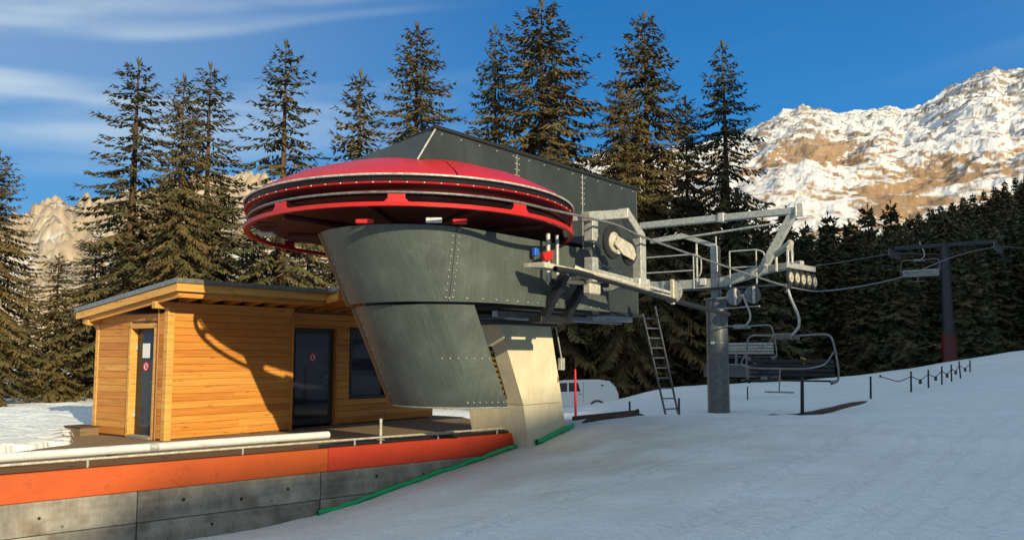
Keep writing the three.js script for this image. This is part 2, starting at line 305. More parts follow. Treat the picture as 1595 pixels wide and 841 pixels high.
// ---------------------------------------------------------------- mountains
function mountain(name, label, pxs, ridgeTab, basePy, D0, D1, nu, nv, seed, colour, rough = .017) {
  const az = p => Math.atan2((p - CX) / F, 1);
  const hAt = (py, d) => EYE + (HOR - py) / F * d;
  const fn = (a, b) => {
    const px = lerp(pxs[0], pxs[1], a), th = az(px), t = b * 1.12, back = Math.max(0, t - 1) / .12;
    const r = lerp(D0, D1, t), S = D1 * .12;
    const top = hAt(pw(ridgeTab, px), D1 * Math.cos(th)), base = hAt(basePy, D0 * Math.cos(th));
    let x = r * Math.sin(th), d = r * Math.cos(th);
    const tt = Math.min(t, 1);
    const jag = ridged(x / S * 1.3 * (rough / .017), d / S * 1.3 * (rough / .017), seed, 6);
    const det = fbm(x / S * 7, d / S * 7, seed + 4, 5);
    let h = lerp(base, top, Math.pow(tt, 1.1));
    const amp = D1 * rough;
    h += (jag - .35) * amp * (tt * (1.06 - tt) * 3.2 + .16) + det * amp * (rough > .02 ? 1.1 : .55) * (.3 + tt);
    if (tt < .03) h = lerp(-6, h, tt / .03);
    h -= back * back * D1 * .06;
    return [x, h, -d];
  };
  const g = grid(nu, nv, fn);
  const nor = g.attributes.normal, pos = g.attributes.position, col = new Float32Array(pos.count * 3);
  for (let i = 0; i < pos.count; i++) { const t = Math.floor(i / (nu + 1)) / nv * 1.12, px = lerp(pxs[0], pxs[1], (i % (nu + 1)) / nu); const c = colour(pos.getX(i), pos.getY(i), -pos.getZ(i), nor.getY(i), nor.getX(i), t, px); col.set(c, i * 3); }
  g.setAttribute('color', new THREE.BufferAttribute(col, 3));
  structure(name, g, new THREE.MeshStandardMaterial({ vertexColors: true, roughness: .9, side: THREE.DoubleSide }), label);
}
const mixc = (a, b, t) => [lerp(a[0], b[0], t), lerp(a[1], b[1], t), lerp(a[2], b[2], t)];
mountain('snowy_mountain', 'sunlit snow-covered mountain with brown patches behind the forest', [640, 1760], [[640, 320], [800, 290], [930, 240], [1060, 226], [1150, 208], [1190, 192], [1225, 172], [1262, 160], [1300, 168], [1330, 176], [1360, 168], [1395, 164], [1420, 168], [1452, 158], [1480, 142], [1505, 124], [1530, 112], [1548, 104], [1572, 96], [1590, 106], [1640, 90], [1760, 120]], 400, 700, 2300, 760, 300, 3.3,
  (x, y, d, ny, nxx, t, px) => {
    const s1 = fbm((x + d * .35) / 160, (d * .4 + y * 2.2) / 110, 1, 4), s2 = fbm((x - y * 1.5 + 14 * fbm(x / 40, y / 40, 2, 2)) / 40, (y * 1.2 + x * .35) / 24, 5, 5), s3 = fbm((x + y) / 13, (y - x * .3) / 7, 9, 4);
    const rockBand = sstep(.80, .97, t) * sstep(1440, 1500, px);
    let snow = .13 + 1.0 * (ny - .72) + s1 * 1.2 + s2 * 1.35 + s3 * 1.5 + .12 * t - rockBand * .42;
    const brownZone = Math.exp(-(((px - 1290) / 75) ** 2) - ((t - .47) / .10) ** 2) + 1.0 * Math.exp(-(((px - 1465) / 70) ** 2) - ((t - .30) / .10) ** 2) + .8 * Math.exp(-(((px - 1390) / 60) ** 2) - ((t - .17) / .08) ** 2);
    snow -= brownZone * .85;
    const rock = mixc([.20, .16, .125], [.31, .25, .19], clamp(.5 + s2 * 1.4, 0, 1)), grass = mixc([.30, .165, .065], [.38, .23, .11], clamp(.5 + s3 * 2, 0, 1));
    return mixc(mixc(rock, grass, sstep(.85, .35, t) * .85), [.66, .645, .62], sstep(-.10, .28, snow));
  });
mountain('rocky_mountain', 'pale rocky ridge with thin snow showing between left spruces', [-160, 760], [[-160, 390], [0, 365], [35, 345], [50, 332], [62, 320], [75, 316], [92, 322], [104, 332], [115, 326], [128, 318], [150, 326], [200, 306], [300, 290], [390, 280], [470, 300], [600, 310], [760, 330]], 470, 500, 1500, 420, 180, 8.1,
  (x, y, d, ny, nxx, t, px) => {
    const s2 = fbm((x - y * 1.0) / 22, (y * 1.3) / 16, 5, 5), s3 = fbm(x / 7, y / 6, 9, 3), s1 = fbm(x / 90, y / 60, 2, 3);
    const snow = -.30 + 1.0 * (ny - .7) + s1 * .6 + s2 * 1.5 + s3 * .4 - .5 * sstep(.7, 1, t) + .2 * sstep(.5, .1, t);
    const rock = mixc([.30, .225, .145], [.47, .37, .26], clamp(.5 + s2 * 1.2 + s3, 0, 1));
    return mixc(rock, [.58, .56, .52], sstep(0, .3, snow));
  }, .024);

// ---------------------------------------------------------------- spruces
function spruce(seed, H, R, o = {}) {
  const { dens = 1, droop = .35, start = .07, tw = 1, pow = .85, seg = .12, twigW = .058, brown = .4, ragged = .25 } = o;
  const r = rng(seed), pos = [], nor = [], col = [];
  const lean = (r() - .5) * .02;
  const a = V(), b = V(), c = V(), e = V();
  const tint = () => { const k = clamp(brown + (r() - .5) * .7, 0, 1), s = .72 + r() * .56; return [lerp(.050, .125, k) * s, lerp(.058, .082, k) * s, lerp(.018, .024, k) * s]; };
  function twig(p, dir, len, w, up, cl) { // kite of needles, folded along its rib
    const side = dir.clone().cross(up).normalize().multiplyScalar(w), tip = p.clone().addScaledVector(dir, len), mid = p.clone().addScaledVector(dir, len * .42), dn = up.clone().multiplyScalar(-w * .55);
    const l = mid.clone().add(side).add(dn), q = mid.clone().sub(side).add(dn);
    const n1 = l.clone().sub(p).cross(tip.clone().sub(p)).normalize(), n2 = tip.clone().sub(p).cross(q.clone().sub(p)).normalize();
    for (const [t3, n] of [[[p, l, tip], n1], [[p, tip, q], n2]]) for (const v of t3) { pos.push(v.x, v.y, v.z); nor.push(n.x, n.y, n.z); col.push(cl[0], cl[1], cl[2]); }
  }
  const n = Math.round(H * 3.9 * dens);
  const lop = [r() * 6.28, r() * .2];
  for (let i = 0; i < n; i++) {
    const t = start + (1 - start) * Math.pow((i + r() * .8) / n, .92); if (t > .992) continue;
    const y = t * H, prof = Math.pow(1 - t, pow) * (1 - .35 * Math.exp(-t * 9)) + .012;
    const nb = t > .9 ? 4 : 5 + Math.floor(r() * 2), a0 = r() * 6.28;
    for (let k = 0; k < nb; k++) {
      if (r() < ragged * .35 && t < .85) continue;
      const az = a0 + k / nb * 6.283 + (r() - .5) * .7;
      const big = .62 + .5 * r() + .28 * Math.max(0, nz(Math.cos(az) * 1.5 + seed, t * 6, Math.sin(az) * 1.5)) * (1 + ragged * 2);
      const len = R * prof * big * (1 + lop[1] * Math.cos(az - lop[0])) * (1 - ragged * .35 * r()); if (len < .12) continue;
      const el0 = lerp(-.10 - droop * .5, .75, Math.pow(t, 2.2)) + (r() - .5) * .25;
      const cl0 = tint();
      const ns = Math.max(2, Math.round(len / seg));
      const h = V(Math.cos(az), 0, Math.sin(az));
      const p = V(lean * y, y, 0).addScaledVector(h, .05), pr = p.clone();
      for (let s = 1; s <= ns; s++) {
        const q = s / ns, el = el0 - droop * Math.sin(q * 2.6) * 1.1 + .55 * q * q * (1 - t * .5);
        const dir = V(h.x * Math.cos(el), Math.sin(el), h.z * Math.cos(el)), stp = len / ns;
        pr.copy(p); p.addScaledVector(dir, stp);
        const side = V(-h.z, 0, h.x), L = Math.min(.95, (.16 + .30 * len * (1 - q * .8) * Math.min(1, q * 3 + .25))) * tw;
        if (q < .12 && len > 1.2 && r() < .7) continue;
        for (const sg of [-1, 1]) {
          const reps = L > .5 ? 2 : 1;
          for (let z = 0; z < reps; z++) {
            const fw = .35 + r() * .7, dn = -.15 - r() * (.45 + droop);
            const d2 = V().addScaledVector(side, sg * (.8 + r() * .3)).addScaledVector(dir, fw); d2.y += dn; d2.normalize();
            const cl = [cl0[0] * (.85 + r() * .3), cl0[1] * (.85 + r() * .3), cl0[2]];
            twig(pr.clone().lerp(p, r()), d2, L * (.6 + r() * .6), twigW * (.55 + r() * .6), V((r() - .5) * .9, 1, (r() - .5) * .9).normalize(), cl);
          }
        }
        if (r() < .75) { const d3 = dir.clone(); d3.y -= .5 + r() * .9 * (droop + .3); d3.x += (r() - .5) * .7; d3.z += (r() - .5) * .7; d3.normalize(); twig(p.clone(), d3, (.18 + .22 * r()) * tw, twigW * .7, V(r() - .5, .6, r() - .5).normalize(), cl0); }
      }
      const d4 = p.clone().sub(pr).normalize(); d4.y += .15; twig(p.clone().addScaledVector(d4, -.1), d4.normalize(), .30 * tw, twigW * .6, V(0, 1, 0), cl0);
    }
  }
  for (let k = 0; k < 5; k++) { const a = k * 1.3; twig(V(lean * H, H - .35, 0), V(Math.cos(a) * .22, 1, Math.sin(a) * .22).normalize(), .5, .05, V(Math.cos(a), .2, Math.sin(a)), tint()); }
  const g = new THREE.BufferGeometry(); g.setAttribute('position', new THREE.Float32BufferAttribute(pos, 3)); g.setAttribute('normal', new THREE.Float32BufferAttribute(nor, 3)); g.setAttribute('color', new THREE.Float32BufferAttribute(col, 3)); g.setAttribute('uv', new THREE.Float32BufferAttribute(new Float32Array(pos.length / 3 * 2), 2));
  const tk = [], rs = Math.max(.09, H * .016);
  for (let s = 0; s < 6; s++) { const y0 = H * .985 * s / 6, y1 = H * .985 * (s + 1) / 6; tk.push(rod([lean * y0, y0 - (s ? .01 : .6), 0], [lean * y1, y1, 0], rs * (1 - s / 6 * .93) * (s ? 1 : 1.18), rs * (1 - (s + 1) / 6 * .93), 8)); }
  return { H, crown: g, trunk: mergeGeometries(tk.map(t => norm(t))) };
}
const needleMat = new THREE.MeshStandardMaterial({ vertexColors: true, roughness: .85, side: THREE.DoubleSide });
const KIND = {
  loose: spruce(3, 14, 3.4, { dens: 1.0, droop: .45, ragged: .8, brown: .45, tw: .8, pow: .68 }),
  full: spruce(17, 14, 3.7, { dens: 1.3, droop: .5, ragged: .35, brown: .68, tw: .8, pow: .68 }),
  broad: spruce(29, 14, 4.3, { dens: 1.4, droop: .55, ragged: .4, brown: .75, tw: .8, pow: .62, seg: .13 }),
  slim: spruce(41, 11, 2.5, { dens: 1.3, droop: .5, ragged: .45, brown: .6, tw: .8, pow: .7 }),
  dark: spruce(53, 14, 3.5, { dens: 1.1, droop: .6, ragged: .6, brown: .25, tw: .8, pow: .78 }),
  far: spruce(61, 13, 2.9, { dens: .62, droop: .5, ragged: .3, brown: .25, seg: .5, tw: 1.6, twigW: .30, start: .03 }),
  far2: spruce(67, 13, 2.6, { dens: .62, droop: .5, ragged: .5, brown: .6, seg: .5, tw: 1.6, twigW: .28, start: .03 }),
};
function tree(kind, label, x, d, H, turn, group, wide = 1, y0) {
  const k = KIND[kind], s = H / k.H, g = thing('spruce_tree', label, 'tree', [x, y0 ?? groundH(x, d) - .1, -d], turn, group);
  const t = shadow(new THREE.Mesh(k.trunk, M.bark)); t.name = 'trunk'; g.add(t);
  const c = shadow(new THREE.Mesh(k.crown, needleMat)); c.name = 'crown'; g.add(c);
  g.scale.set(s * wide, s, s * wide); return g;
}
function treeAt(kind, label, px, topPy, d, turn, group, wide = 1, y0 = 0) { const t = P(px, topPy, d), b = y0 ?? groundH(t.x, d); return tree(kind, label, t.x, d, t.y - b + .1, turn, group, wide, b - .1); }
const G1 = 'tall spruces behind the hut and station';
treeAt('full', 'bushy spruce cut by the left picture edge', -4, 236, 24, .4, G1, 1.25);
treeAt('loose', 'tall loose spruce left of the hut roof, leftmost tip against the sky', 213, 92, 27, 1.1, G1, 1.4);
treeAt('full', 'dense brownish spruce above the hut roof, front one of the pair', 287, 116, 25.5, 2.3, G1, .9);
treeAt('loose', 'spruce with a rounded top behind the dense brownish one over the hut', 330, 100, 29, 3.1, G1, 1.2);
treeAt('loose', 'sparse spruce with sky showing between branches left of the red wheel', 447, 66, 27, 4.4, G1, 1.2);
treeAt('slim', 'small slim spruce just above the left side of the red wheel', 559, 110, 30, .9, G1, 1.1);
treeAt('full', 'pointed spruce behind the peak of the dark hood', 650, 36, 52, 1.9, G1, 1.08, -.5);
treeAt('dark', 'narrow dark spruce left of the broadest tree', 773, 38, 64, 5.2, G1, .9, -1);
treeAt('broad', 'broadest and tallest spruce above the dark hood', 840, 4, 60, 2.6, G1, 1.25, -1);
treeAt('full', 'tall spruce right of the dark hood with a lower companion', 1006, 22, 60, 3.9, G1, 1.15, -1);
treeAt('broad', 'lower brownish spruce beside the right end of the dark hood', 968, 118, 58, .2, G1, .78, -1);
treeAt('full', 'lower dark spruce between the two tall right-hand ones', 1068, 150, 64, 1.4, G1, .9, -1);
treeAt('dark', 'pointed dark spruce nearest the snowy mountain', 1129, 66, 61, .7, G1, 1.12, -1);
treeAt('full', 'short spruce filling the gap left of the hut', 92, 395, 26, 2.9, G1, 1.25);
treeAt('broad', 'low spruce touching the left corner of the hut roof', 150, 360, 29, 4.9, G1, 1.1);
treeAt('slim', 'low spruce in shade between the left picture edge and the hut', 48, 430, 30, 3.3, G1, 1.6);
treeAt('full', 'low dense spruce behind the hut roof under the sparse one', 395, 330, 31, 5.5, G1, 1.1);
treeAt('broad', 'low spruce behind the left end of the red wheel', 480, 345, 33, 1.7, G1, 1.0);
treeAt('full', 'low bushy spruce behind the left part of the hut roof', 205, 300, 33, .5, G1, 1.3);
treeAt('broad', 'low brown spruce behind the middle of the hut roof', 265, 275, 34, 2.0, G1, 1.1);
treeAt('full', 'low spruce behind the hut roof left of the sparse one', 345, 285, 35, 3.6, G1, 1.2);
treeAt('slim', 'small spruce behind the right part of the hut roof', 435, 350, 30, 1.0, G1, 1.5);
treeAt('full', 'low spruce partly hidden by the upper shell panel', 520, 350, 36, 4.0, G1, 1.2);
const G2 = 'dark spruces along the car park behind the station';
const edge = [[905, 300, 62], [955, 330, 64], [1010, 290, 60], [1060, 310, 62], [1105, 325, 58], [1150, 300, 66], [1188, 338, 58], [1222, 322, 70], [1255, 345, 62], [1290, 330, 75], [1322, 342, 66], [1352, 318, 85], [1388, 312, 95], [1420, 335, 90], [840, 300, 62], [880, 330, 66]];
edge.forEach(([px, py, d], i) => treeAt(i % 3 === 1 ? 'far2' : 'far', px < 1170 ? 'dark spruce in shade behind the gantry and ladder' : 'brownish dark spruce below the snowy mountain, right of the lift post', px, py, d, i * 1.7, px < 1170 ? G2 : 'spruces under the mountain right of the post', 1.1, slopeH(P(px, py, d).x, d)));
const G3 = 'spruces on the skyline of the dark right-hand slope';
const sky3 = [[1395, 350, 120], [1412, 342, 128], [1432, 330, 124], [1450, 322, 134], [1466, 318, 130], [1484, 312, 140], [1500, 305, 136], [1516, 300, 142], [1533, 296, 138], [1550, 288, 146], [1566, 280, 142], [1582, 274, 148], [1598, 268, 144]];
sky3.forEach(([px, py, d], i) => { const p = P(px, py, d), y = slopeH(p.x, d); tree(i % 2 ? 'far' : 'far2', 'dark spruce on the skyline of the right-hand wooded slope', p.x, d, Math.max(9, p.y - y), i * 2.1, G3, 1, Math.min(y, p.y - 9)); });
{ // the mass of the wood: nobody could count it
  const r = rng(77), list = [];
  while (list.length < 620) {
    const az = lerp(-6, 36, r()) * Math.PI / 180, dist = 58 + 100 * r() * r() + r() * 40, x = dist * Math.sin(az), d = dist * Math.cos(az), px = CX + F * x / d;
    const H = 9 + 5 * r(), y = slopeH(x, d), top = HOR - (y + H - EYE) / d * F;
    const lim = pw([[700, 330], [1000, 320], [1180, 345], [1300, 345], [1380, 352], [1440, 330], [1595, 276], [1800, 220]], px);
    if (top < lim || (px < 1180 && dist > 90)) continue; list.push([x, y, -d, H / 13, r() * 6.28, r() < .7]);
  }
  const grp = new THREE.Group(); grp.name = 'forest'; grp.userData = { kind: 'stuff', label: 'dark spruce forest covering the slope on the right', category: 'forest' }; scene.add(grp);
  for (const [kd, sel] of [['far', true], ['far2', false]]) {
    const L = list.filter(q => q[5] === sel);
    for (const [nm, ge, mt] of [['crowns', KIND[kd].crown, needleMat], ['trunks', KIND[kd].trunk, M.bark]]) {
      const im = shadow(new THREE.InstancedMesh(ge, mt, L.length)); im.name = nm; im.userData.kind = 'stuff'; const q = new THREE.Object3D();
      L.forEach((t, i) => { q.position.set(t[0], t[1] - .2, t[2]); q.rotation.y = t[4]; q.scale.set(t[3] * 1.1, t[3], t[3] * 1.1); q.updateMatrix(); im.setMatrixAt(i, q.matrix); }); grp.add(im);
    }
  }
}

// ---------------------------------------------------------------- station frame: l along the line, n towards the viewer's right
const PHI = 37 * Math.PI / 180, PSI = Math.PI / 2 - PHI, LX = Math.sin(PHI), LD = Math.cos(PHI), C0 = [-1.6, 14];
const SW = (l, y, n) => [C0[0] + LX * l + LD * n, y, -(C0[1] + LD * l - LX * n)];
function sThing(name, label, category, base, group) { return thing(name, label, category, SW(...base), PSI, group, base); }

// ---- wooden hut, own frame with the same turn, origin at its near corner
const K0 = [-5.97, 15.4], HW = (l, y, n) => [K0[0] + LX * l + LD * n, y, -(K0[1] + LD * l - LX * n)];
{
  const h = thing('wooden_hut', 'orange timber hut with flat grey roof on the terrace', 'hut', HW(0, 0, 0), PSI);
  const r = rng(9), D = 2.35, L1 = 2.69, L2 = 7.2, RC = -.32, PH = .128;
  const plank = (p, g) => { const m = part('plank', g, M.woods[Math.floor(r() * 5)], p, { ox: r() * 3, oy: r() * 1.2 }); return m; };
  // walls: core boxes with boards on them
  const wf = part('front_wall', bx(.04, L1, 0, 2.34, -.14, -.032), M.greyWood, h);
  for (let i = 0; i < 18; i++) { const y0 = .03 + i * PH, y1 = y0 + PH - .003, j = .0015 * (i % 3); const s = r() < .3 ? lerp(.8, 1.9, r()) : 0; if (s) { plank(wf, bx(.125, s, y0, y1, -.03, .002 + j, .006)); plank(wf, bx(s + .004, L1 - .01, y0, y1, -.03, .001 + j, .006)); } else plank(wf, bx(.125, L1 - .01, y0, y1, -.03, j, .006)); }
  const wl = part('side_wall', [bx(.032, .14, 0, 2.2, -D, -1.2), bx(.032, .14, 2.0, 2.2, -1.2, -.3), bx(.032, .14, 0, 2.2, -.3, -.15)], M.greyWood, h);
  for (let i = 0; i < 17; i++) {
    const y0 = .03 + i * PH, y1 = y0 + PH - .003, j = -.0015 * (i % 3), topn = -(2.34 - y1) < 0 ? 0 : 0, lim = -D + .06;
    if (y0 < 1.96) { plank(wl, bx(j, .03, y0, y1, lim, -1.20, .006)); plank(wl, bx(j, .03, y0, y1, -.32, -.125, .006)); } else plank(wl, bx(j, .03, y0, y1, lim, -.125, .006));
  }
  part('corner_post', bx(-.012, .12, 0, 2.36, -.12, .014, .01), M.beamWood, h);
  part('corner_post', bx(-.012, .1, 0, 2.1, -D - .06, -D + .055, .01), M.beamWood, h);
  part('rear_wall', bx(.04, L2, 0, 2.05, -D - .1, -D - .02), M.woods[2], h);
  part('end_wall', bx(L2 - .1, L2, 0, 2.3, -D, RC - .15), M.woods[2], h);
  part('return_wall', bx(L1 - .008, L1 + .05, 0, 2.4, RC - .1, .012), M.woods[3], h);
  // recessed part with the second door and a window
  const wr = part('recessed_wall', [bx(L1 + .05, 2.93, 0, 2.4, RC - .16, RC - .032), bx(2.93, 4.15, 2.06, 2.4, RC - .16, RC - .032), bx(4.15, 4.55, 0, 2.4, RC - .16, RC - .032), bx(4.55, 5.65, 0, .55, RC - .16, RC - .032), bx(4.55, 5.65, 2.05, 2.4, RC - .16, RC - .032), bx(5.65, L2 - .1, 0, 2.4, RC - .16, RC - .032)], M.greyWood, h);
  for (let i = 0; i < 18; i++) {
    const y0 = .03 + i * PH, y1 = y0 + PH - .003, z = RC + .0015 * (i % 3), segs = y0 > 2.0 ? [[L1 + .055, L2]] : [[L1 + .055, 2.90], [4.19, y0 > .5 ? 4.52 : L2], ...(y0 > .5 ? [[5.69, L2]] : [])];
    for (const [a, b] of segs) plank(wr, bx(a, b, y0, y1, RC - .03, z, .006));
  }
  // side door
  const door = part('door', bx(.10, .14, .06, 1.94, -1.13, -.40, .006), M.frameDark, h, { label: 'dark glazed side door with paper notice' });
  part('pane', bx(.092, .10, .2, 1.86, -1.05, -.48, .002), M.glass, door);
  part('door_handle', [rod([.06, 1.0, -.47], [.1, 1.0, -.47], .012), rod([.06, 1.0, -.47], [.06, 1.0, -.60], .011)], M.steel, door);
  part('hinge', [bx(.07, .1, 1.55, 1.68, -1.14, -1.11), bx(.07, .1, .35, .48, -1.14, -1.11)], M.galvBright, door);
  part('paper_notice', bx(.086, .0915, 1.42, 1.68, -.93, -.70, .001), M.paper, door);
  const ringG = (x, y, z, R, ax) => { const t = new THREE.TorusGeometry(R, R * .16, 6, 24); if (ax) t.rotateY(Math.PI / 2); t.translate(x, y, z); return t; };
  const st1 = part('sticker', (() => { const c = new THREE.CylinderGeometry(.075, .075, .003, 24); c.rotateZ(Math.PI / 2); c.translate(.089, 1.27, -.80); return c; })(), M.paper, door);
  part('sticker_ring', [ringG(.087, 1.27, -.80, .072, true), beam([.0865, 1.32, -.85], [.0865, 1.22, -.75], .004, .014)], M.signRed, st1);
  part('sticker_figure', bx(.084, .088, 1.235, 1.30, -.82, -.78, .01), M.black, st1);
  part('door_frame', [bx(-.03, .14, 0, 2.0, -1.215, -1.135), bx(-.03, .14, 0, 2.0, -.395, -.32), bx(-.03, .14, 1.945, 2.03, -1.215, -.32)], M.beamWood, h);
  part('door_sill', bx(-.05, .14, .0, .06, -1.13, -.4), M.concrete, h);
  part('drain_pipe', [rod([-.05, 0.02, -.22], [-.05, 2.45, -.22], .018), rod([-.05, 1.0, -.22], [.0, 1.0, -.22], .012)], M.rustAndReflection, h);
  // second door
  const d2 = part('door', bx(2.96, 4.12, .05, 2.03, RC - .12, RC - .07), M.frameDark, h, { label: 'dark glazed front door in the shade of the wheel' });
  part('pane', bx(3.10, 3.98, .18, 1.92, RC - .07, RC - .062, .002), M.glass, d2);
  part('door_handle', [rod([3.94, 1.02, RC - .07], [3.94, 1.02, RC - .02], .012), rod([3.94, 1.02, RC - .02], [3.8, 1.02, RC - .02], .012)], M.steel, d2);
  const st2 = part('sticker', (() => { const c = new THREE.CylinderGeometry(.085, .085, .003, 24); c.rotateX(Math.PI / 2); c.translate(3.54, 1.43, RC - .059); return c; })(), M.paper, d2);
  part('sticker_ring', [ringG(3.54, 1.43, RC - .057, .082), beam([3.48, 1.49, RC - .056], [3.60, 1.37, RC - .056], .004, .016)], M.signRed, st2);
  part('sticker_figure', bx(3.515, 3.565, 1.39, 1.47, RC - .058, RC - .055, .01), M.black, st2);
  part('door_frame', [bx(2.905, 2.96, 0, 2.08, RC - .14, RC + .02), bx(4.12, 4.185, 0, 2.08, RC - .14, RC + .02), bx(2.96, 4.12, 2.03, 2.09, RC - .14, RC + .018)], M.woods[2], h);
  const win = part('window', [bx(4.53, 4.60, .53, 2.07, RC - .14, RC + .015), bx(5.61, 5.68, .53, 2.07, RC - .14, RC + .015), bx(4.60, 5.61, 2.0, 2.07, RC - .14, RC + .013), bx(4.60, 5.61, .53, .60, RC - .14, RC + .013)], M.frameDark, h);
  part('pane', bx(4.60, 5.61, .60, 2.0, RC - .08, RC - .07, .002), M.glass, win);
  // roof, pitched down to the rear
  const zf = .72, zr = -2.62, yf = 2.74, yr = 2.34, x0 = -.32, xs = 2.95, x1 = 7.6, zf2 = 1.05;
  const yAt = z => yf + (yr - yf) * (zf - z) / (zf - zr);
  const slab = (xa, xb, za, zb, top, bot) => { const pts = []; for (const x of [xa, xb]) for (const z of [za, zb]) pts.push(V(x, yAt(z) + top, z), V(x, yAt(z) + bot, z)); return new ConvexGeometry(pts); };
  const rf = part('roof', [slab(x0, xs, zr, zf, .0, -.055), slab(xs, x1, zr, zf2, .002, -.053)], M.roof, h, { label: 'flat grey sheet roof pitched slightly to the rear' });
  part('flashing', [slab(x0 - .02, xs, zf, zf + .02, .012, -.065), slab(x0 - .02, x0, zr, zf, .012, -.065), slab(xs - .02, xs - .002, zf + .022, zf2 + .02, .012, -.065), slab(xs, x1, zf2, zf2 + .02, .012, -.065)], M.flash, rf);
  part('roof_deck', [slab(x0 + .05, xs, zr + .05, zf - .05, -.056, -.12), slab(xs, x1 - .05, zr + .05, zf2 - .05, -.056, -.12)], M.woods[1], h);
  part('fascia', slab(x0 + .01, xs, zf - .05, zf - .012, -.067, -.20), M.beamWood, h);
  part('fascia', slab(x0 + .10, xs, zf - .13, zf - .09, -.122, -.29), M.woods[4], h);
  part('fascia', slab(x0 + .01, x0 + .05, zr + .02, zf - .052, -.067, -.20), M.beamWood, h);
  part('fascia', slab(x0 + .10, x0 + .14, zr + .1, zf - .132, -.122, -.29), M.woods[4], h);
  part('fascia', slab(xs, x1 - .02, zf2 - .05, zf2 - .012, -.065, -.25), M.woods[3], h);
  part('fascia', slab(xs, xs + .04, zf - .02, zf2 - .052, -.065, -.25), M.beamWood, h);
  for (let i = 0; i < 16; i++) { const x = .28 + i * .46, z = x < xs ? zf - .14 : zf2 - .06; if (x > 7.3) break; part('rafter', slab(x, x + .07, -.16 + (x > L1 ? RC : 0), z, -.122, -.255), M.woods[i % 4], h); }
  part('purlin', bx(-.26, L1, 2.27, 2.395, -.115, -.0, .008), M.beamWood, h);
  part('purlin', bx(-.24, L2, 2.03, 2.145, -D - .05, -D + .07, .008), M.beamWood, h);
}

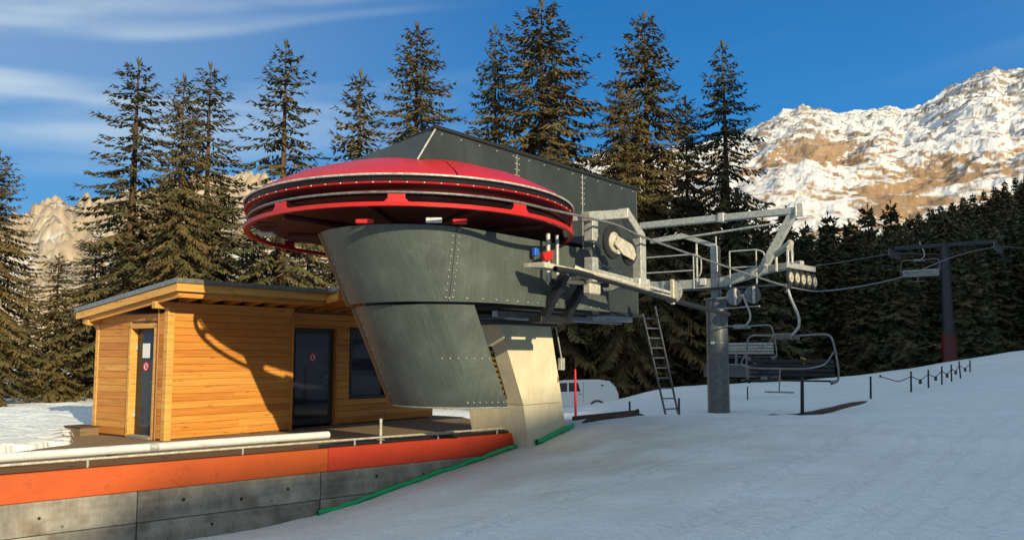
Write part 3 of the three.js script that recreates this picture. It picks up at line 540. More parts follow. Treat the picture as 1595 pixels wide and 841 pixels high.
// ---- terrace wall, deck and the things lying on it
const WA = [-5.82, 10.1], WT = Math.atan2(5.65, 5.92), wc = Math.cos(WT), ws = Math.sin(WT);
const WW = (x, y, z) => [WA[0] + wc * x + ws * z, y, -(WA[1] + ws * x - wc * z)];
{
  const s = new THREE.Shape(DECK.map(([x, d]) => new THREE.Vector2(x, d)));
  const g = new THREE.ExtrudeGeometry(s, { depth: 1.3, bevelEnabled: false }); g.rotateX(-Math.PI / 2); g.translate(0, -1.3, 0);
  const pp = g.attributes.position; const inset = .02;
  structure('terrace', norm(g), M.greyWood, 'wooden terrace deck in front of the hut').position.set(-inset, 0, -inset);
  const w = thing('terrace_wall', 'concrete terrace wall with a bright orange painted band along its top', 'wall', WW(0, -1.6, 0), WT, undefined, [0, -1.6, 0]);
  const xsj = [-4, 1.62, 4.23, 8.28];
  for (let i = 0; i < 3; i++) {
    const a = xsj[i] + (i ? .006 : 0), b = xsj[i + 1] - .006;
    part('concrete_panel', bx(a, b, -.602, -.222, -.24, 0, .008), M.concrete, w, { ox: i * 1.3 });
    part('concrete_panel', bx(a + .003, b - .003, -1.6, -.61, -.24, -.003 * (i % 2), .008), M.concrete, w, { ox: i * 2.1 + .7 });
  }
  { const rt = rng(8); for (const [hx, hy] of [[-2.6, -.4], [-.9, -.42], [.5, -.41], [2.2, -.38], [3.0, -.46], [3.7, -.4], [5.2, -.36], [6.1, -.4], [.9, -.78], [2.6, -.74], [-1.8, -.8]]) part('tie_hole', new THREE.CylinderGeometry(.016 + rt() * .012, .02, .004, 10).rotateX(Math.PI / 2).translate(hx, hy, .001), M.concDark, w); }
  part('wall_core', bx(-3.95, 8.2, -1.6, .10, -.3, -.03, .005), M.concDark, w);
    part('painted_band', bx(-4, 4.34, -.218, .115, -.24, .006, .01), M.orange, w, { label: 'bright orange painted upper band of the wall' });
  part('painted_band', bx(4.348, 8.28, -.218,   .118, -.24, .004, .01), M.shadedOrange, w, { ox: 1.2 });  // shaded end of the same orange band, its shade put into a redder colour
  part('timber_kerb', bx(-4, 4.2, .117, .205, -.19, -.02, .012), M.darkWood, w);
  part('timber_kerb', bx(4.21, 8.2, .12, .165, -.26, -.06, .012), M.black, w);
  part('end_block', bx(8.285, 8.45, -.5, .12, -.3, .0, .01), M.concDark, w);
  const a = thing('pipe', 'long pale pipe lying behind the terrace kerb', 'pipe', WW(0, 0, -.42), WT, undefined, [0, 0, -.42]);
  part('barrel', rod([-4, .265, -.42], [4.62, .265, -.45], .056, .056, 20), M.white, a);
  part('coupling', [rod([1.9, .265, -.438], [2.02, .265, -.438], .064, .064, 20)], M.galvBright, a);
  for (const q of [-3, -.5, 1.4, 3.8]) part('pipe_block', bx(q, q + .1, 0, .21, -.52, -.36), M.darkWood, a);
  const rl = thing('guard_rail', 'thin pale rail along the front of the terrace kerb', 'rail', WW(0, .12, -.05), WT, undefined, [0, .12, -.05]);
  part('bar', rod([-4, .228, -.015], [7.9, .21, -.03], .016), M.cream, rl);
  for (const q of [-2, 1, 3, 4.8, 6.4, 7.7]) part('bracket', bx(q, q + .03, .118, .215, -.045, -.014), M.galv, rl);
  const po = thing('stub_post', 'short pale post standing at the terrace kerb below the shell', 'post', WW(5.3, .12, -.05), WT);
  part('shaft', rod([0, .0, 0], [0, .36, 0], .022), M.cream, po); part('cap', rod([0, .36, 0], [0, .375, 0], .028), M.galv, po); part('base_plate', bx(-.05, .05, .05, .062, -.05, .05), M.galv, po);
  const wb = thing('pale_plank', 'short pale plank lying on the dark kerb below the shell', 'plank', WW(6.75, .166, -.16), WT); part('board', bx(-.22, .22, 0, .05, -.06, .06), M.cream, wb); part('end_batten', bx(-.16, -.12, .051, .07, -.058, .058), M.greyWood, wb);
  const kb = thing('timber_block', 'grey timber block beside the rear left corner of the hut', 'block', HW(-.1, 0, -2.45), PSI); part('block_body', bx(-.25, .1, -.05, .14, -.3, .3), M.greyWood, kb); part('top_board', bx(-.27, .12, .141, .165, -.31, .31), M.darkWood, kb);
  // long red cable running along the deck
  const cb = thing('red_cable', 'thin red cable running along the deck in front of the hut', 'cable', WW(0, 0, -1), WT, undefined, [0, 0, -1]);
  part('cable', tube([[-2, .03, -1.1], [1, .03, -.95], [3, .03, -1.0], [5, .03, -.9], [7.6, .03, -.55]], .014, 60, 6), M.signRed, cb);
}
{ // green line along the snow
  const r = rng(31), g = thing('green_strip', 'bright green strip along the foot of the terrace wall', 'strip', WW(4.2, -.8, 0), WT, undefined, [4.2, -.8, 0]);
  const pts = []; for (let i = 0; i <= 34; i++) { const x = 4.15 + i * 4.0 / 34, wv = WW(x, 0, .06), h = groundH(wv[0], -wv[2]); pts.push([x, h + .035 + (r() - .5) * .03, .05 + (r() - .5) * .02]); }
  part('padding', tube(pts, .035, 120, 8), M.green, g);
}

// ---- concrete pillar
{
  const p = sThing('concrete_pillar', 'slanted pale concrete pillar carrying the station', 'pillar', [2.9, -.4, 0]);
  const sec = (l0, l1, y, n0, n1) => [V(l0, y, n0), V(l1, y, n0), V(l0, y, n1), V(l1, y, n1)];
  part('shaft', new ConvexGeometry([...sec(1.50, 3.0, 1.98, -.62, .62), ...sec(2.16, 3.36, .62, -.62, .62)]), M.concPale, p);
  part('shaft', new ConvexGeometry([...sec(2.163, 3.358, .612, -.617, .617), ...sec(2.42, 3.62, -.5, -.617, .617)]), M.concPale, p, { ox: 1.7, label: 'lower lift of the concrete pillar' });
  part('steel_plate', bx(1.35, 3.1, 1.985, 2.06, -.7, .7), M.darkSteel, p);
  part('light_bar', bx(1.55, 2.75, 2.065, 2.125, .66, .74), M.white, p);
  // hazard stripes
  const r = part('hazard_board', new ConvexGeometry([V(1.70, 1.62, .14), V(1.70, 1.62, .31), V(1.66, 1.62, .14), V(1.66, 1.62, .31), V(2.12, .72, .14), V(2.12, .72, .31), V(2.08, .72, .14), V(2.08, .72, .31)]), M.black, p);
  for (let i = 0; i < 9; i++) { const y = 1.56 - i * .095, l = q => 1.658 + (1.62 - q) / .9 * .42 - .002; const A = [V(l(y), y, .145), V(l(y - .05), y - .05, .145), V(l(y - .07), y - .07, .305), V(l(y - .02), y - .02, .305)]; part('stripe', new ConvexGeometry([...A, ...A.map(v => v.clone().add(V(-.004, 0, 0)))]), M.yellow, r); }
  part('junction_box', [bx(3.22, 3.34, 1.2, 1.42, .62, .70), rod([3.28, 1.42, .66], [3.1, 2.0, .66], .014)], M.galv, p);
  part('rust_stain_plate', bx(3.2, 3.25, .98, 1.08, .618, .626), M.rustAndReflection, p);
  const gs = sThing('green_strip', 'bright green strip at the foot of the concrete pillar', 'strip', [2.6, -.1, .68]);
  const rr = rng(4), pts = []; for (let i = 0; i <= 12; i++) { const l = 2.48 + i * 1.16 / 12, w = SW(l, 0, .68), h = groundH(w[0], -w[2]); pts.push([l, h + .04 + (rr() - .5) * .02, .67]); }
  part('padding', tube(pts, .04, 50, 8), M.green, gs);
}

// ---- station: shell, hood, housing
const slant = y => .56 * (3.31 - y) - .55, NS = .45;
function sheet(sA, sB, y0, y1, R, th, ns, ny) { // s: arc length, s>=0 round the nose, s<0 straight along the near side
  const pt = (s, y, r) => { const c = slant(y); if (s >= 0) { const a = s / R; return V(c - r * Math.sin(a), y, NS + r * Math.cos(a)); } return V(c - s, y, NS + r); };
  const pos = [], idx = [];
  const id = (k, i, j) => (k * (ny + 1) + j) * (ns + 1) + i;
  for (const k of [0, 1]) for (let j = 0; j <= ny; j++) for (let i = 0; i <= ns; i++) { const y = lerp(y0, y1, j / ny), s = lerp(sA(y), sB(y), i / ns), p = pt(s, y, R - k * th); pos.push(p.x, p.y, p.z); }
  for (let j = 0; j < ny; j++) for (let i = 0; i < ns; i++) { const [a, b, c, d] = [id(0, i, j), id(0, i + 1, j), id(0, i + 1, j + 1), id(0, i, j + 1)]; idx.push(a, c, b, a, d, c); const [e, f, g, h] = [id(1, i, j), id(1, i + 1, j), id(1, i + 1, j + 1), id(1, i, j + 1)]; idx.push(e, f, g, e, g, h); }
  const rim = (a, b, c, d) => idx.push(a, b, c, a, c, d);
  for (let i = 0; i < ns; i++) { rim(id(0, i, 0), id(0, i + 1, 0), id(1, i + 1, 0), id(1, i, 0)); rim(id(0, i, ny), id(1, i, ny), id(1, i + 1, ny), id(0, i + 1, ny)); }
  for (let j = 0; j < ny; j++) { rim(id(0, 0, j), id(1, 0, j), id(1, 0, j + 1), id(0, 0, j + 1)); rim(id(0, ns, j), id(0, ns, j + 1), id(1, ns, j + 1), id(1, ns, j)); }
  const g = new THREE.BufferGeometry(); g.setAttribute('position', new THREE.Float32BufferAttribute(pos, 3)); g.setIndex(idx); return { g: toCreasedNormals(g, .6), pt };
}
{
  const s = sThing('lift_station', 'dark grey-green clad drive station under the red wheel', 'lift station', [1.5, .7, 0]);
  const R1 = 1.32, R2 = 1.255, aE = 126 * Math.PI / 180, riv = [];
  const dot = (p, nn, r = .013) => { const g = new THREE.IcosahedronGeometry(r, 0); g.translate(p.x + nn.x * .004, p.y, p.z + nn.z * .004); riv.push(g); };
  // upper band in three sheets
  const yb0 = 2.22, yb1 = 3.25, seam2 = -1.55, seam = y => .36 + .9 * (slant(y) - slant(3.31));
  const u1 = sheet(y => seam(y) + .004, () => aE * R1, yb0, yb1, R1, .035, 40, 6); part('shell_panel', u1.g, M.panel, s, { label: 'curved upper nose panel of the shell' });
  const u2 = sheet(() => seam2 + .004, y => seam(y) - .004, yb0, yb1, R1, .035, 10, 6); part('shell_panel', u2.g, M.panel, s, { ox: 1.1 });
  const u3 = sheet(() => -3.1, () => seam2 - .004, yb0, yb1, R1, .035, 6, 6); part('shell_panel', u3.g, M.panel, s, { ox: 2.3 });
  // lower nose
  const rA = y => lerp(.38, .40, (2.19 - y) / 1.48) * R2;
  const l1 = sheet(rA, () => aE * R2, .70, 2.185, R2, .035, 40, 8); part('shell_panel', l1.g, M.panel, s, { ox: .6, label: 'curved lower nose panel of the shell' });
  const out = (sv, R) => sv >= 0 ? V(-Math.sin(sv / R), 0, Math.cos(sv / R)) : V(0, 0, 1);
  for (let i = 0; i <= 10; i++) { const y = lerp(yb0 + .06, yb1 - .04, i / 10); for (const sv of [seam(y) - .05, seam(y) + .05]) dot(u1.pt(sv, y, R1 + .004), out(sv, R1)); }
  for (let i = 0; i < 16; i++) { const sv = lerp(seam(2.27), -3, i / 15); dot(u1.pt(sv, yb0 + .05, R1 + .004), out(sv, R1)); }
  for (let i = 0; i < 7; i++) { const sv = lerp(rA(1.5) + .05, rA(1.5) + .75, i / 6); dot(l1.pt(sv, 1.42, R2 + .004), out(sv, R2)); const s2 = lerp(rA(.84) + .05, rA(.8) + .6, i / 6); dot(l1.pt(s2, .77, R2 + .004), out(s2, R2)); }
  for (let i = 0; i < 12; i++) { dot(l1.pt(aE * R2 - .16, lerp(.88, 2.1, i / 11), R2 + .004), out(aE * R2, R2)); dot(u1.pt(aE * R1 - .14, lerp(2.27, 3.25, i / 11), R1 + .004), out(aE * R1, R1)); }
  // edge plates at the far end of the nose
  const flange = (pt, R, y0, y1) => { const q = (y, r) => pt(aE * R, y, r), t = V(-Math.cos(aE), 0, -Math.sin(aE)).multiplyScalar(.05); const a = [q(y0, R + .045), q(y1, R + .045), q(y0, R - .10), q(y1, R - .10)]; return new ConvexGeometry([...a, ...a.map(v => v.clone().add(t))]); };
  part('edge_plate', flange(u1.pt, R1, yb0 - .02, yb1), M.rustAndReflection, s); part('edge_plate', flange(l1.pt, R2, .70, 2.17), M.rustAndReflection, s);  // orange tone paints in the hut timber reflected along these edges
  // pale drip edge below the nose
  const dr = []; for (let i = 0; i <= 30; i++) { const sv = lerp(rA(.70), aE * R2, i / 30); dr.push(l1.pt(sv, .695, R2 - .015)); } part('drip_edge', tube(dr, .016, 60, 6), M.galvBright, s);
  // far side of shell and floor of the station
  part('far_panel', bx(.3, 5.0, 2.27, 3.42, -1.40, -1.365), M.panel, s);
  part('floor_plate', bx(.9, 5.1, 2.20, 2.262, -1.36, 1.36), M.panelDark, s);
  part('floor_beam', [beam([1.0, 2.13, .9], [5, 2.13, .9], .12, .12), beam([1.0, 2.13, -.9], [5, 2.13, -.9], .12, .12), beam([1.9, 2.1, 1.3], [3.3, 2.1, 1.3], .06, .08), beam([3.2, 2.12, 1.2], [4.2, 2.12, 1.6], .1, .1)], M.steel, s);
  part('inner_core', bx(1.2, 4.8, 2.27, 4.0, -1.0, 1.0), M.panelDark, s);
  // hood over the wheel
  const HT = 4.70, nf = 1.30;
  const wallP = (poly, n) => { const g = prism(poly, .03); g.translate(0, 0, n); return g; };
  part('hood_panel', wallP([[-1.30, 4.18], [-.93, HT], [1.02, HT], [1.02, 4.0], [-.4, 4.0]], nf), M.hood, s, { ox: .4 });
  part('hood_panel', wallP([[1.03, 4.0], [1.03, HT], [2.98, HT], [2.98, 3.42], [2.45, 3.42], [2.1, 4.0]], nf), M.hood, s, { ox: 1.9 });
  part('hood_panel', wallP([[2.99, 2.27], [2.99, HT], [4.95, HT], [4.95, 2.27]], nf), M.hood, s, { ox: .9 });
  part('hood_panel', new ConvexGeometry([V(-1.30, 4.18, nf + .028), V(-.93, HT, nf + .028), V(-1.27, 4.18, nf + .028), V(-.90, HT, nf + .028), V(-1.30, 4.18, -1.3), V(-.6, 4.32, -1.3), V(-1.26, 4.18, -1.3), V(-.56, 4.30, -1.3)]), M.hood, s, { label: 'slanted front panel of the hood' });
  part('hood_seam', rod([-.93, HT, nf + .03], [-1.305, 4.18, nf + .03], .013), M.galvBright, s);
  part('hood_seam', [rod([1.025, HT - .02, nf + .03], [1.025, 4.0, nf + .03], .006), rod([2.985, HT - .02, nf + .03], [2.985, 2.3, nf + .03], .008)], M.galv, s);
  const roofPts = []; for (const [l, n, y] of [[-.97, nf + .06, HT], [5.0, nf + .06, HT], [-.62, -1.36, 4.32], [5.0, -1.36, 4.32]]) roofPts.push(V(l, y, n), V(l, y + .05, n));
  part('hood_roof', new ConvexGeometry(roofPts), M.panelDark, s);
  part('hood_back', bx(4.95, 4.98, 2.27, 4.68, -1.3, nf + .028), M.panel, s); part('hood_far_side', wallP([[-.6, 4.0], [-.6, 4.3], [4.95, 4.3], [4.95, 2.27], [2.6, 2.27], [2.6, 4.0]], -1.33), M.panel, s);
  for (let i = 0; i < 14; i++) { const l = lerp(-.8, 4.8, i / 13); dot(V(l, HT - .06, nf + .032), V(0, 0, 1)); } for (const l of [.98, 1.07, 2.94, 3.03]) for (let i = 0; i < 6; i++) dot(V(l, lerp(4.15, 4.62, i / 5), nf + .032), V(0, 0, 1));
  part('rivets', riv, M.galvBright, s, { stuff: true });
}

// ---- red bullwheel
const WY = 3.74;
{
  const w = thing('bullwheel', 'large red drive wheel with a conical cover above the dark shell', 'wheel', [C0[0], WY, -C0[1]], 0); w.rotation.x = -2.1 * Math.PI / 180;
  const seg = 6; // cover built of six sectors with narrow joints
  for (let k = 0; k < seg; k++) { const g = new THREE.LatheGeometry([[.95, .615], [1.0, .612], [1.5, .50], [2.0, .33], [2.4, .125], [2.555, .025], [2.57, .0], [2.5, 0], [.95, .57], [.95, .615]].map(p => new THREE.Vector2(...p)), 16, k / seg * 6.2832 + .004 + .35, 6.2832 / seg - .008); part('cover_sector', toCreasedNormals(g, .5), M.red, w); }
  part('cover_top', toCreasedNormals(lathe([[.0, .67], [.96, .622], [.97, .60], [.9, .56], [0, .56]], 48), .5), M.red, w);
  part('cover_lug', [bx(-.93, -.78, .6, .76, -.06, .06)], M.red, w);
  const T = (R, y, r, ar = 6, m = 128) => { const g = new THREE.TorusGeometry(R, r, ar, m); g.rotateX(Math.PI / 2); g.translate(0, y, 0); return g; };
  part('rim_edge', T(2.575, -.006, .017, 8), M.galvBright, w);
  part('upper_rim', toCreasedNormals(lathe([[2.40, -.01], [2.54, -.02], [2.50, -.095], [2.3, -.095], [2.3, -.01], [2.40, -.01]], 128), .5), M.black, w);
  part('middle_flange', toCreasedNormals(lathe([[2.3, -.10], [2.565, -.10], [2.575, -.112], [2.565, -.124], [2.3, -.124], [2.3, -.10]], 128), .5), M.red, w);
  part('groove_liner', toCreasedNormals(lathe([[2.2, -.125], [2.50, -.127], [2.42, -.18], [2.47, -.235], [2.2, -.25], [2.2, -.125]], 128), .5), M.maroon, w);
  part('lower_flange', toCreasedNormals(lathe([[2.05, -.252], [2.42, -.256], [2.42, -.268], [2.05, -.275], [2.05, -.252]], 128), .5), M.maroon, w);
  part('underside_plate', toCreasedNormals(lathe([[.5, -.34], [1.5, -.30], [2.05, -.277], [2.05, -.25], [1.5, -.26], [.5, -.26], [.5, -.34]], 96), .5), M.maroon, w);
  part('hub', [new THREE.CylinderGeometry(.42, .5, .75, 32).translate(0, -.40, 0)], M.maroon, w);
  for (let k = 0; k < 8; k++) { const a = k / 8 * 6.2832 + .2; part('spoke', beam([Math.cos(a) * .45, -.39, Math.sin(a) * .45], [Math.cos(a) * 2.1, -.31, Math.sin(a) * 2.1], .10, .07), M.maroon, w); }
  const RY = -.40;
  part('guard_ring', toCreasedNormals(lathe([[2.49, RY - .022], [2.565, RY - .026], [2.575, RY + .026], [2.50, RY + .03], [2.49, RY - .022]], 128), .5), M.redBright, w);
  const nt = 9; for (let k = 0; k < nt; k++) { const a = Math.PI / 2 - (2 + k * 40) * Math.PI / 180, c = Math.cos(a), sn = Math.sin(a); const g = prism([[-.17, RY + .02], [-.115, RY + .075], [-.115, -.268], [.115, -.268], [.115, RY + .075], [.17, RY + .02]], .016); g.translate(0, 0, 2.545); g.rotateY(Math.atan2(c, sn)); part('bracket', g, M.redBright, w); part('bracket_arm', beam([c * 2.05, -.272, sn * 2.05], [c * 2.545, -.28, sn * 2.545], .20, .02), M.maroon, w); }
  part('flange_bolts', Array.from({ length: 72 }, (_, k) => { const a = k / 72 * 6.2832, g = new THREE.IcosahedronGeometry(.012, 0); g.translate(Math.cos(a) * 2.57, -.112, Math.sin(a) * 2.57); return g; }), M.galvBright, w, { stuff: true });
  part('inspection_plate', [bx(.42, .64, -.545, -.475, 1.95, 2.0)], M.white, w, { label: 'white plate under the wheel' });
  part('inspection_plate', [bx(.78, .98, -.545, -.475, 1.85, 1.9)], M.redBright, w); part('inspection_plate', [bx(-.55, -.3, -.545, -.485, 1.9, 1.95)], M.redBright, w); part('inspection_plate', [bx(-2.40, -2.14, -.40, -.36, .02, .25)], M.white, w);
}

// ---- haul rope
{
  const rp = sThing('haul_rope', 'grey steel haul rope wrapped round the wheel and running out along the line', 'rope', [0, 3.5, 2.5]);
  const y0 = 3.505, tl = Math.sin(2.1 * Math.PI / 180), pts = []; // in the station frame the wheel leans with the viewer's side up
  const wz = (l, n) => { const w = SW(l, 0, n); return (w[2] + C0[1]) * tl; };
  const arc = []; for (let i = 0; i <= 48; i++) { const a = Math.PI / 2 + i / 48 * Math.PI, l = 2.515 * Math.cos(a), n = 2.515 * Math.sin(a); arc.push(V(l, y0 + wz(l, n), n)); }
  const near = [[1.9, y0 + .065, 2.515], [2.25, y0 + .05, 2.51], [2.8, y0 - .02, 2.51], [9.6, 3.07, 2.5], [11.0, 3.05, 2.5], [12.2, 3.08, 2.5], [20, 3.95, 2.5], [30, 5.6, 2.5], [40.7, 7.0, 2.5], [58, 8.6, 2.5], [90, 12.5, 2.5]].map(a => V(...a));
  const farp = [[2, y0 - .06, -2.515], [9.3, 3.42, -2.5], [10.6, 3.44, -2.5], [18, 4.1, -2.5], [30, 5.6, -2.5], [40.7, 7.0, -2.5], [58, 8.6, -2.5], [90, 12.5, -2.5]].map(a => V(...a));
  const c = new THREE.CatmullRomCurve3([...near.reverse(), ...arc, ...farp], false, 'centripetal');
  part('strand', new THREE.TubeGeometry(c, 700, .019, 6), M.ropeSteel, rp);
}
const roller = (parent, l, y, n, R = .17, w = .09) => {
  const t = new THREE.TorusGeometry(R - .03, .036, 8, 28); t.translate(l, y, n);
  const ty = part('tyre', [t, new THREE.CylinderGeometry(R - .005, R - .005, w * .6, 28).rotateX(Math.PI / 2).translate(l, y, n)], M.rubber, parent);
  part('hub', [new THREE.CylinderGeometry(R * .60, R * .66, w * .9, 24).rotateX(Math.PI / 2).translate(l, y, n), new THREE.TorusGeometry(R * .52, .012, 6, 24).translate(l, y, n + w * .46), new THREE.CylinderGeometry(.04, .04, w * 1.5, 12).rotateX(Math.PI / 2).translate(l, y, n)], M.cream, ty);
};
// ---- near gantry beside the wheel
{
  const g = sThing('roller_gantry', 'pale galvanised angular gantry with deflection roller beside the red wheel', 'gantry', [1.9, 2.7, 2.25]);
  const n = 2.25, W = .17;
  part('upright', beam([1.78, 3.62, n], [1.78, 3.28, n], W, W), M.galv, g); part('upright', beam([1.78, 3.02, n], [1.78, 2.74, n], W, W), M.galv, g);
  part('top_beam', beam([1.62, 3.66, n], [2.86, 3.86, n], W, .15), M.galv, g);
  part('gantry_brace', beam([2.83, 3.88, n], [3.40, 3.50, n], W, .16), M.galv, g);
  part('upright', beam([3.36, 3.54, n], [3.36, 2.62, n], W, .19), M.galv, g);
  part('bottom_beam', beam([1.78, 2.80, n - .04], [3.36, 2.70, n - .04], .12, .12), M.galv, g);
  part('end_plate', bx(2.80, 2.86, 3.79, 3.95, n - .1, n + .1), M.galvBright, g);
  for (const q of [beam([1.4, 3.66, 1.34], [1.78, 3.66, n], .1, .1), beam([3.36, 2.66, 1.34], [3.36, 2.66, n], .12, .12), beam([1.9, 2.68, 1.4], [1.9, 2.68, n], .12, .12)]) part('tie_arm', q, M.galv, g);
  part('clamp', bx(3.08, 3.46, 2.56, 2.78, n - .02, n + .16, .02), M.galvBright, g); part('clamp', bx(1.52, 1.84, 2.42, 2.60, n + .0, n + .14, .02), M.cream, g);
  const ca = part('roller_carrier', [prism([[1.95, 3.22], [2.05, 3.36], [2.45, 3.28], [2.62, 3.12], [2.55, 3.02], [2.2, 3.08]], .02).translate(0, 0, 2.58), beam([2.1, 3.12, 2.25], [2.1, 3.12, 2.58], .08, .08)], M.cream, g);
  roller(ca, 2.02, 3.27, 2.5, .27, .1); roller(ca, 2.55, 3.16, 2.5, .22, .09);
  part('hand_rail', [rod([2.3, 3.62, 1.9], [3.4, 3.42, 1.9], .018), rod([2.3, 3.36, 1.9], [3.4, 3.2, 1.9], .018), rod([2.3, 3.05, 1.9], [3.4, 2.9, 1.9], .018), rod([2.42, 2.6, 1.9], [2.42, 3.64, 1.9], .02)], M.steel, g);
  const da = part('disc_arm', [rod([3.4, 2.66, n + .1], [4.15, 2.58, n + .2], .028), rod([3.4, 2.58, n + .1], [4.1, 2.52, n + .2], .018)], M.galvBright, g);
  part('disc', [new THREE.CylinderGeometry(.20, .20, .02, 36).rotateZ(Math.PI / 2).translate(4.18, 2.60, n + .2)], M.galvBright, da); part('disc_bar', [bx(4.1, 4.16, 2.37, 2.82, n + .20, n + .27)], M.cream, da);
  // guide rail under the rope
  const gr = sThing('guide_rail', 'dark chair guide rail with pale lip below the gantry', 'rail', [.4, 2.6, 2.3]);
  part('rail', tube([[.45, 2.72, 2.45], [1.2, 2.70, 2.48], [2.6, 2.58, 2.5], [4.4, 2.42, 2.5], [6.6, 2.28, 2.48]], .045, 60, 8), M.black, gr);
  part('lip', tube([[1.1, 2.80, 2.36], [1.25, 2.74, 2.46], [2.0, 2.68, 2.53], [3.1, 2.58, 2.55]], .045, 40, 6), M.cream, gr);
  part('shoe', new ConvexGeometry([V(.3, 2.82, 2.36), V(.3, 2.74, 2.36), V(1.1, 2.76, 2.46), V(1.1, 2.71, 2.46), V(.3, 2.82, 2.0), V(.3, 2.76, 2.0), V(1.0, 2.78, 2.1), V(1.0, 2.74, 2.1)]), M.cream, gr);
  part('hanger', [beam([1.25, 2.72, 2.1], [1.25, 2.0, 1.65], .13, .13), beam([1.85, 2.66, 2.1], [1.85, 2.0, 1.65], .13, .13), beam([.9, 2.66, 1.5], [2.2, 2.6, 2.3], .1, .08)], M.black, gr);
  part('hanger_foot', bx(1.1, 2.0, 1.98, 2.08, 1.5, 1.75), M.black, gr);
}
// bits of gear at the right edge of the wheel
{
  const g = sThing('sensor_bracket', 'red and grey bracket gear at the right rim of the wheel', 'bracket', [1.3, 2.9, 1.6]);
  part('post', [rod([1.0, 2.6, 1.95], [1.0, 3.35, 1.95], .035), rod([1.25, 2.6, 1.95], [1.25, 3.35, 1.95], .03)], M.galvBright, g);
  part('guard', [prism([[.72, 3.0], [.98, 3.08], [.98, 2.94], [.78, 2.9]], .05).translate(0, 0, 2.0)], M.redBright, g); part('blue_box', bx(.72, .82, 2.98, 3.10, 1.84, 1.91), M.blue, g, { label: 'small blue box' });
}

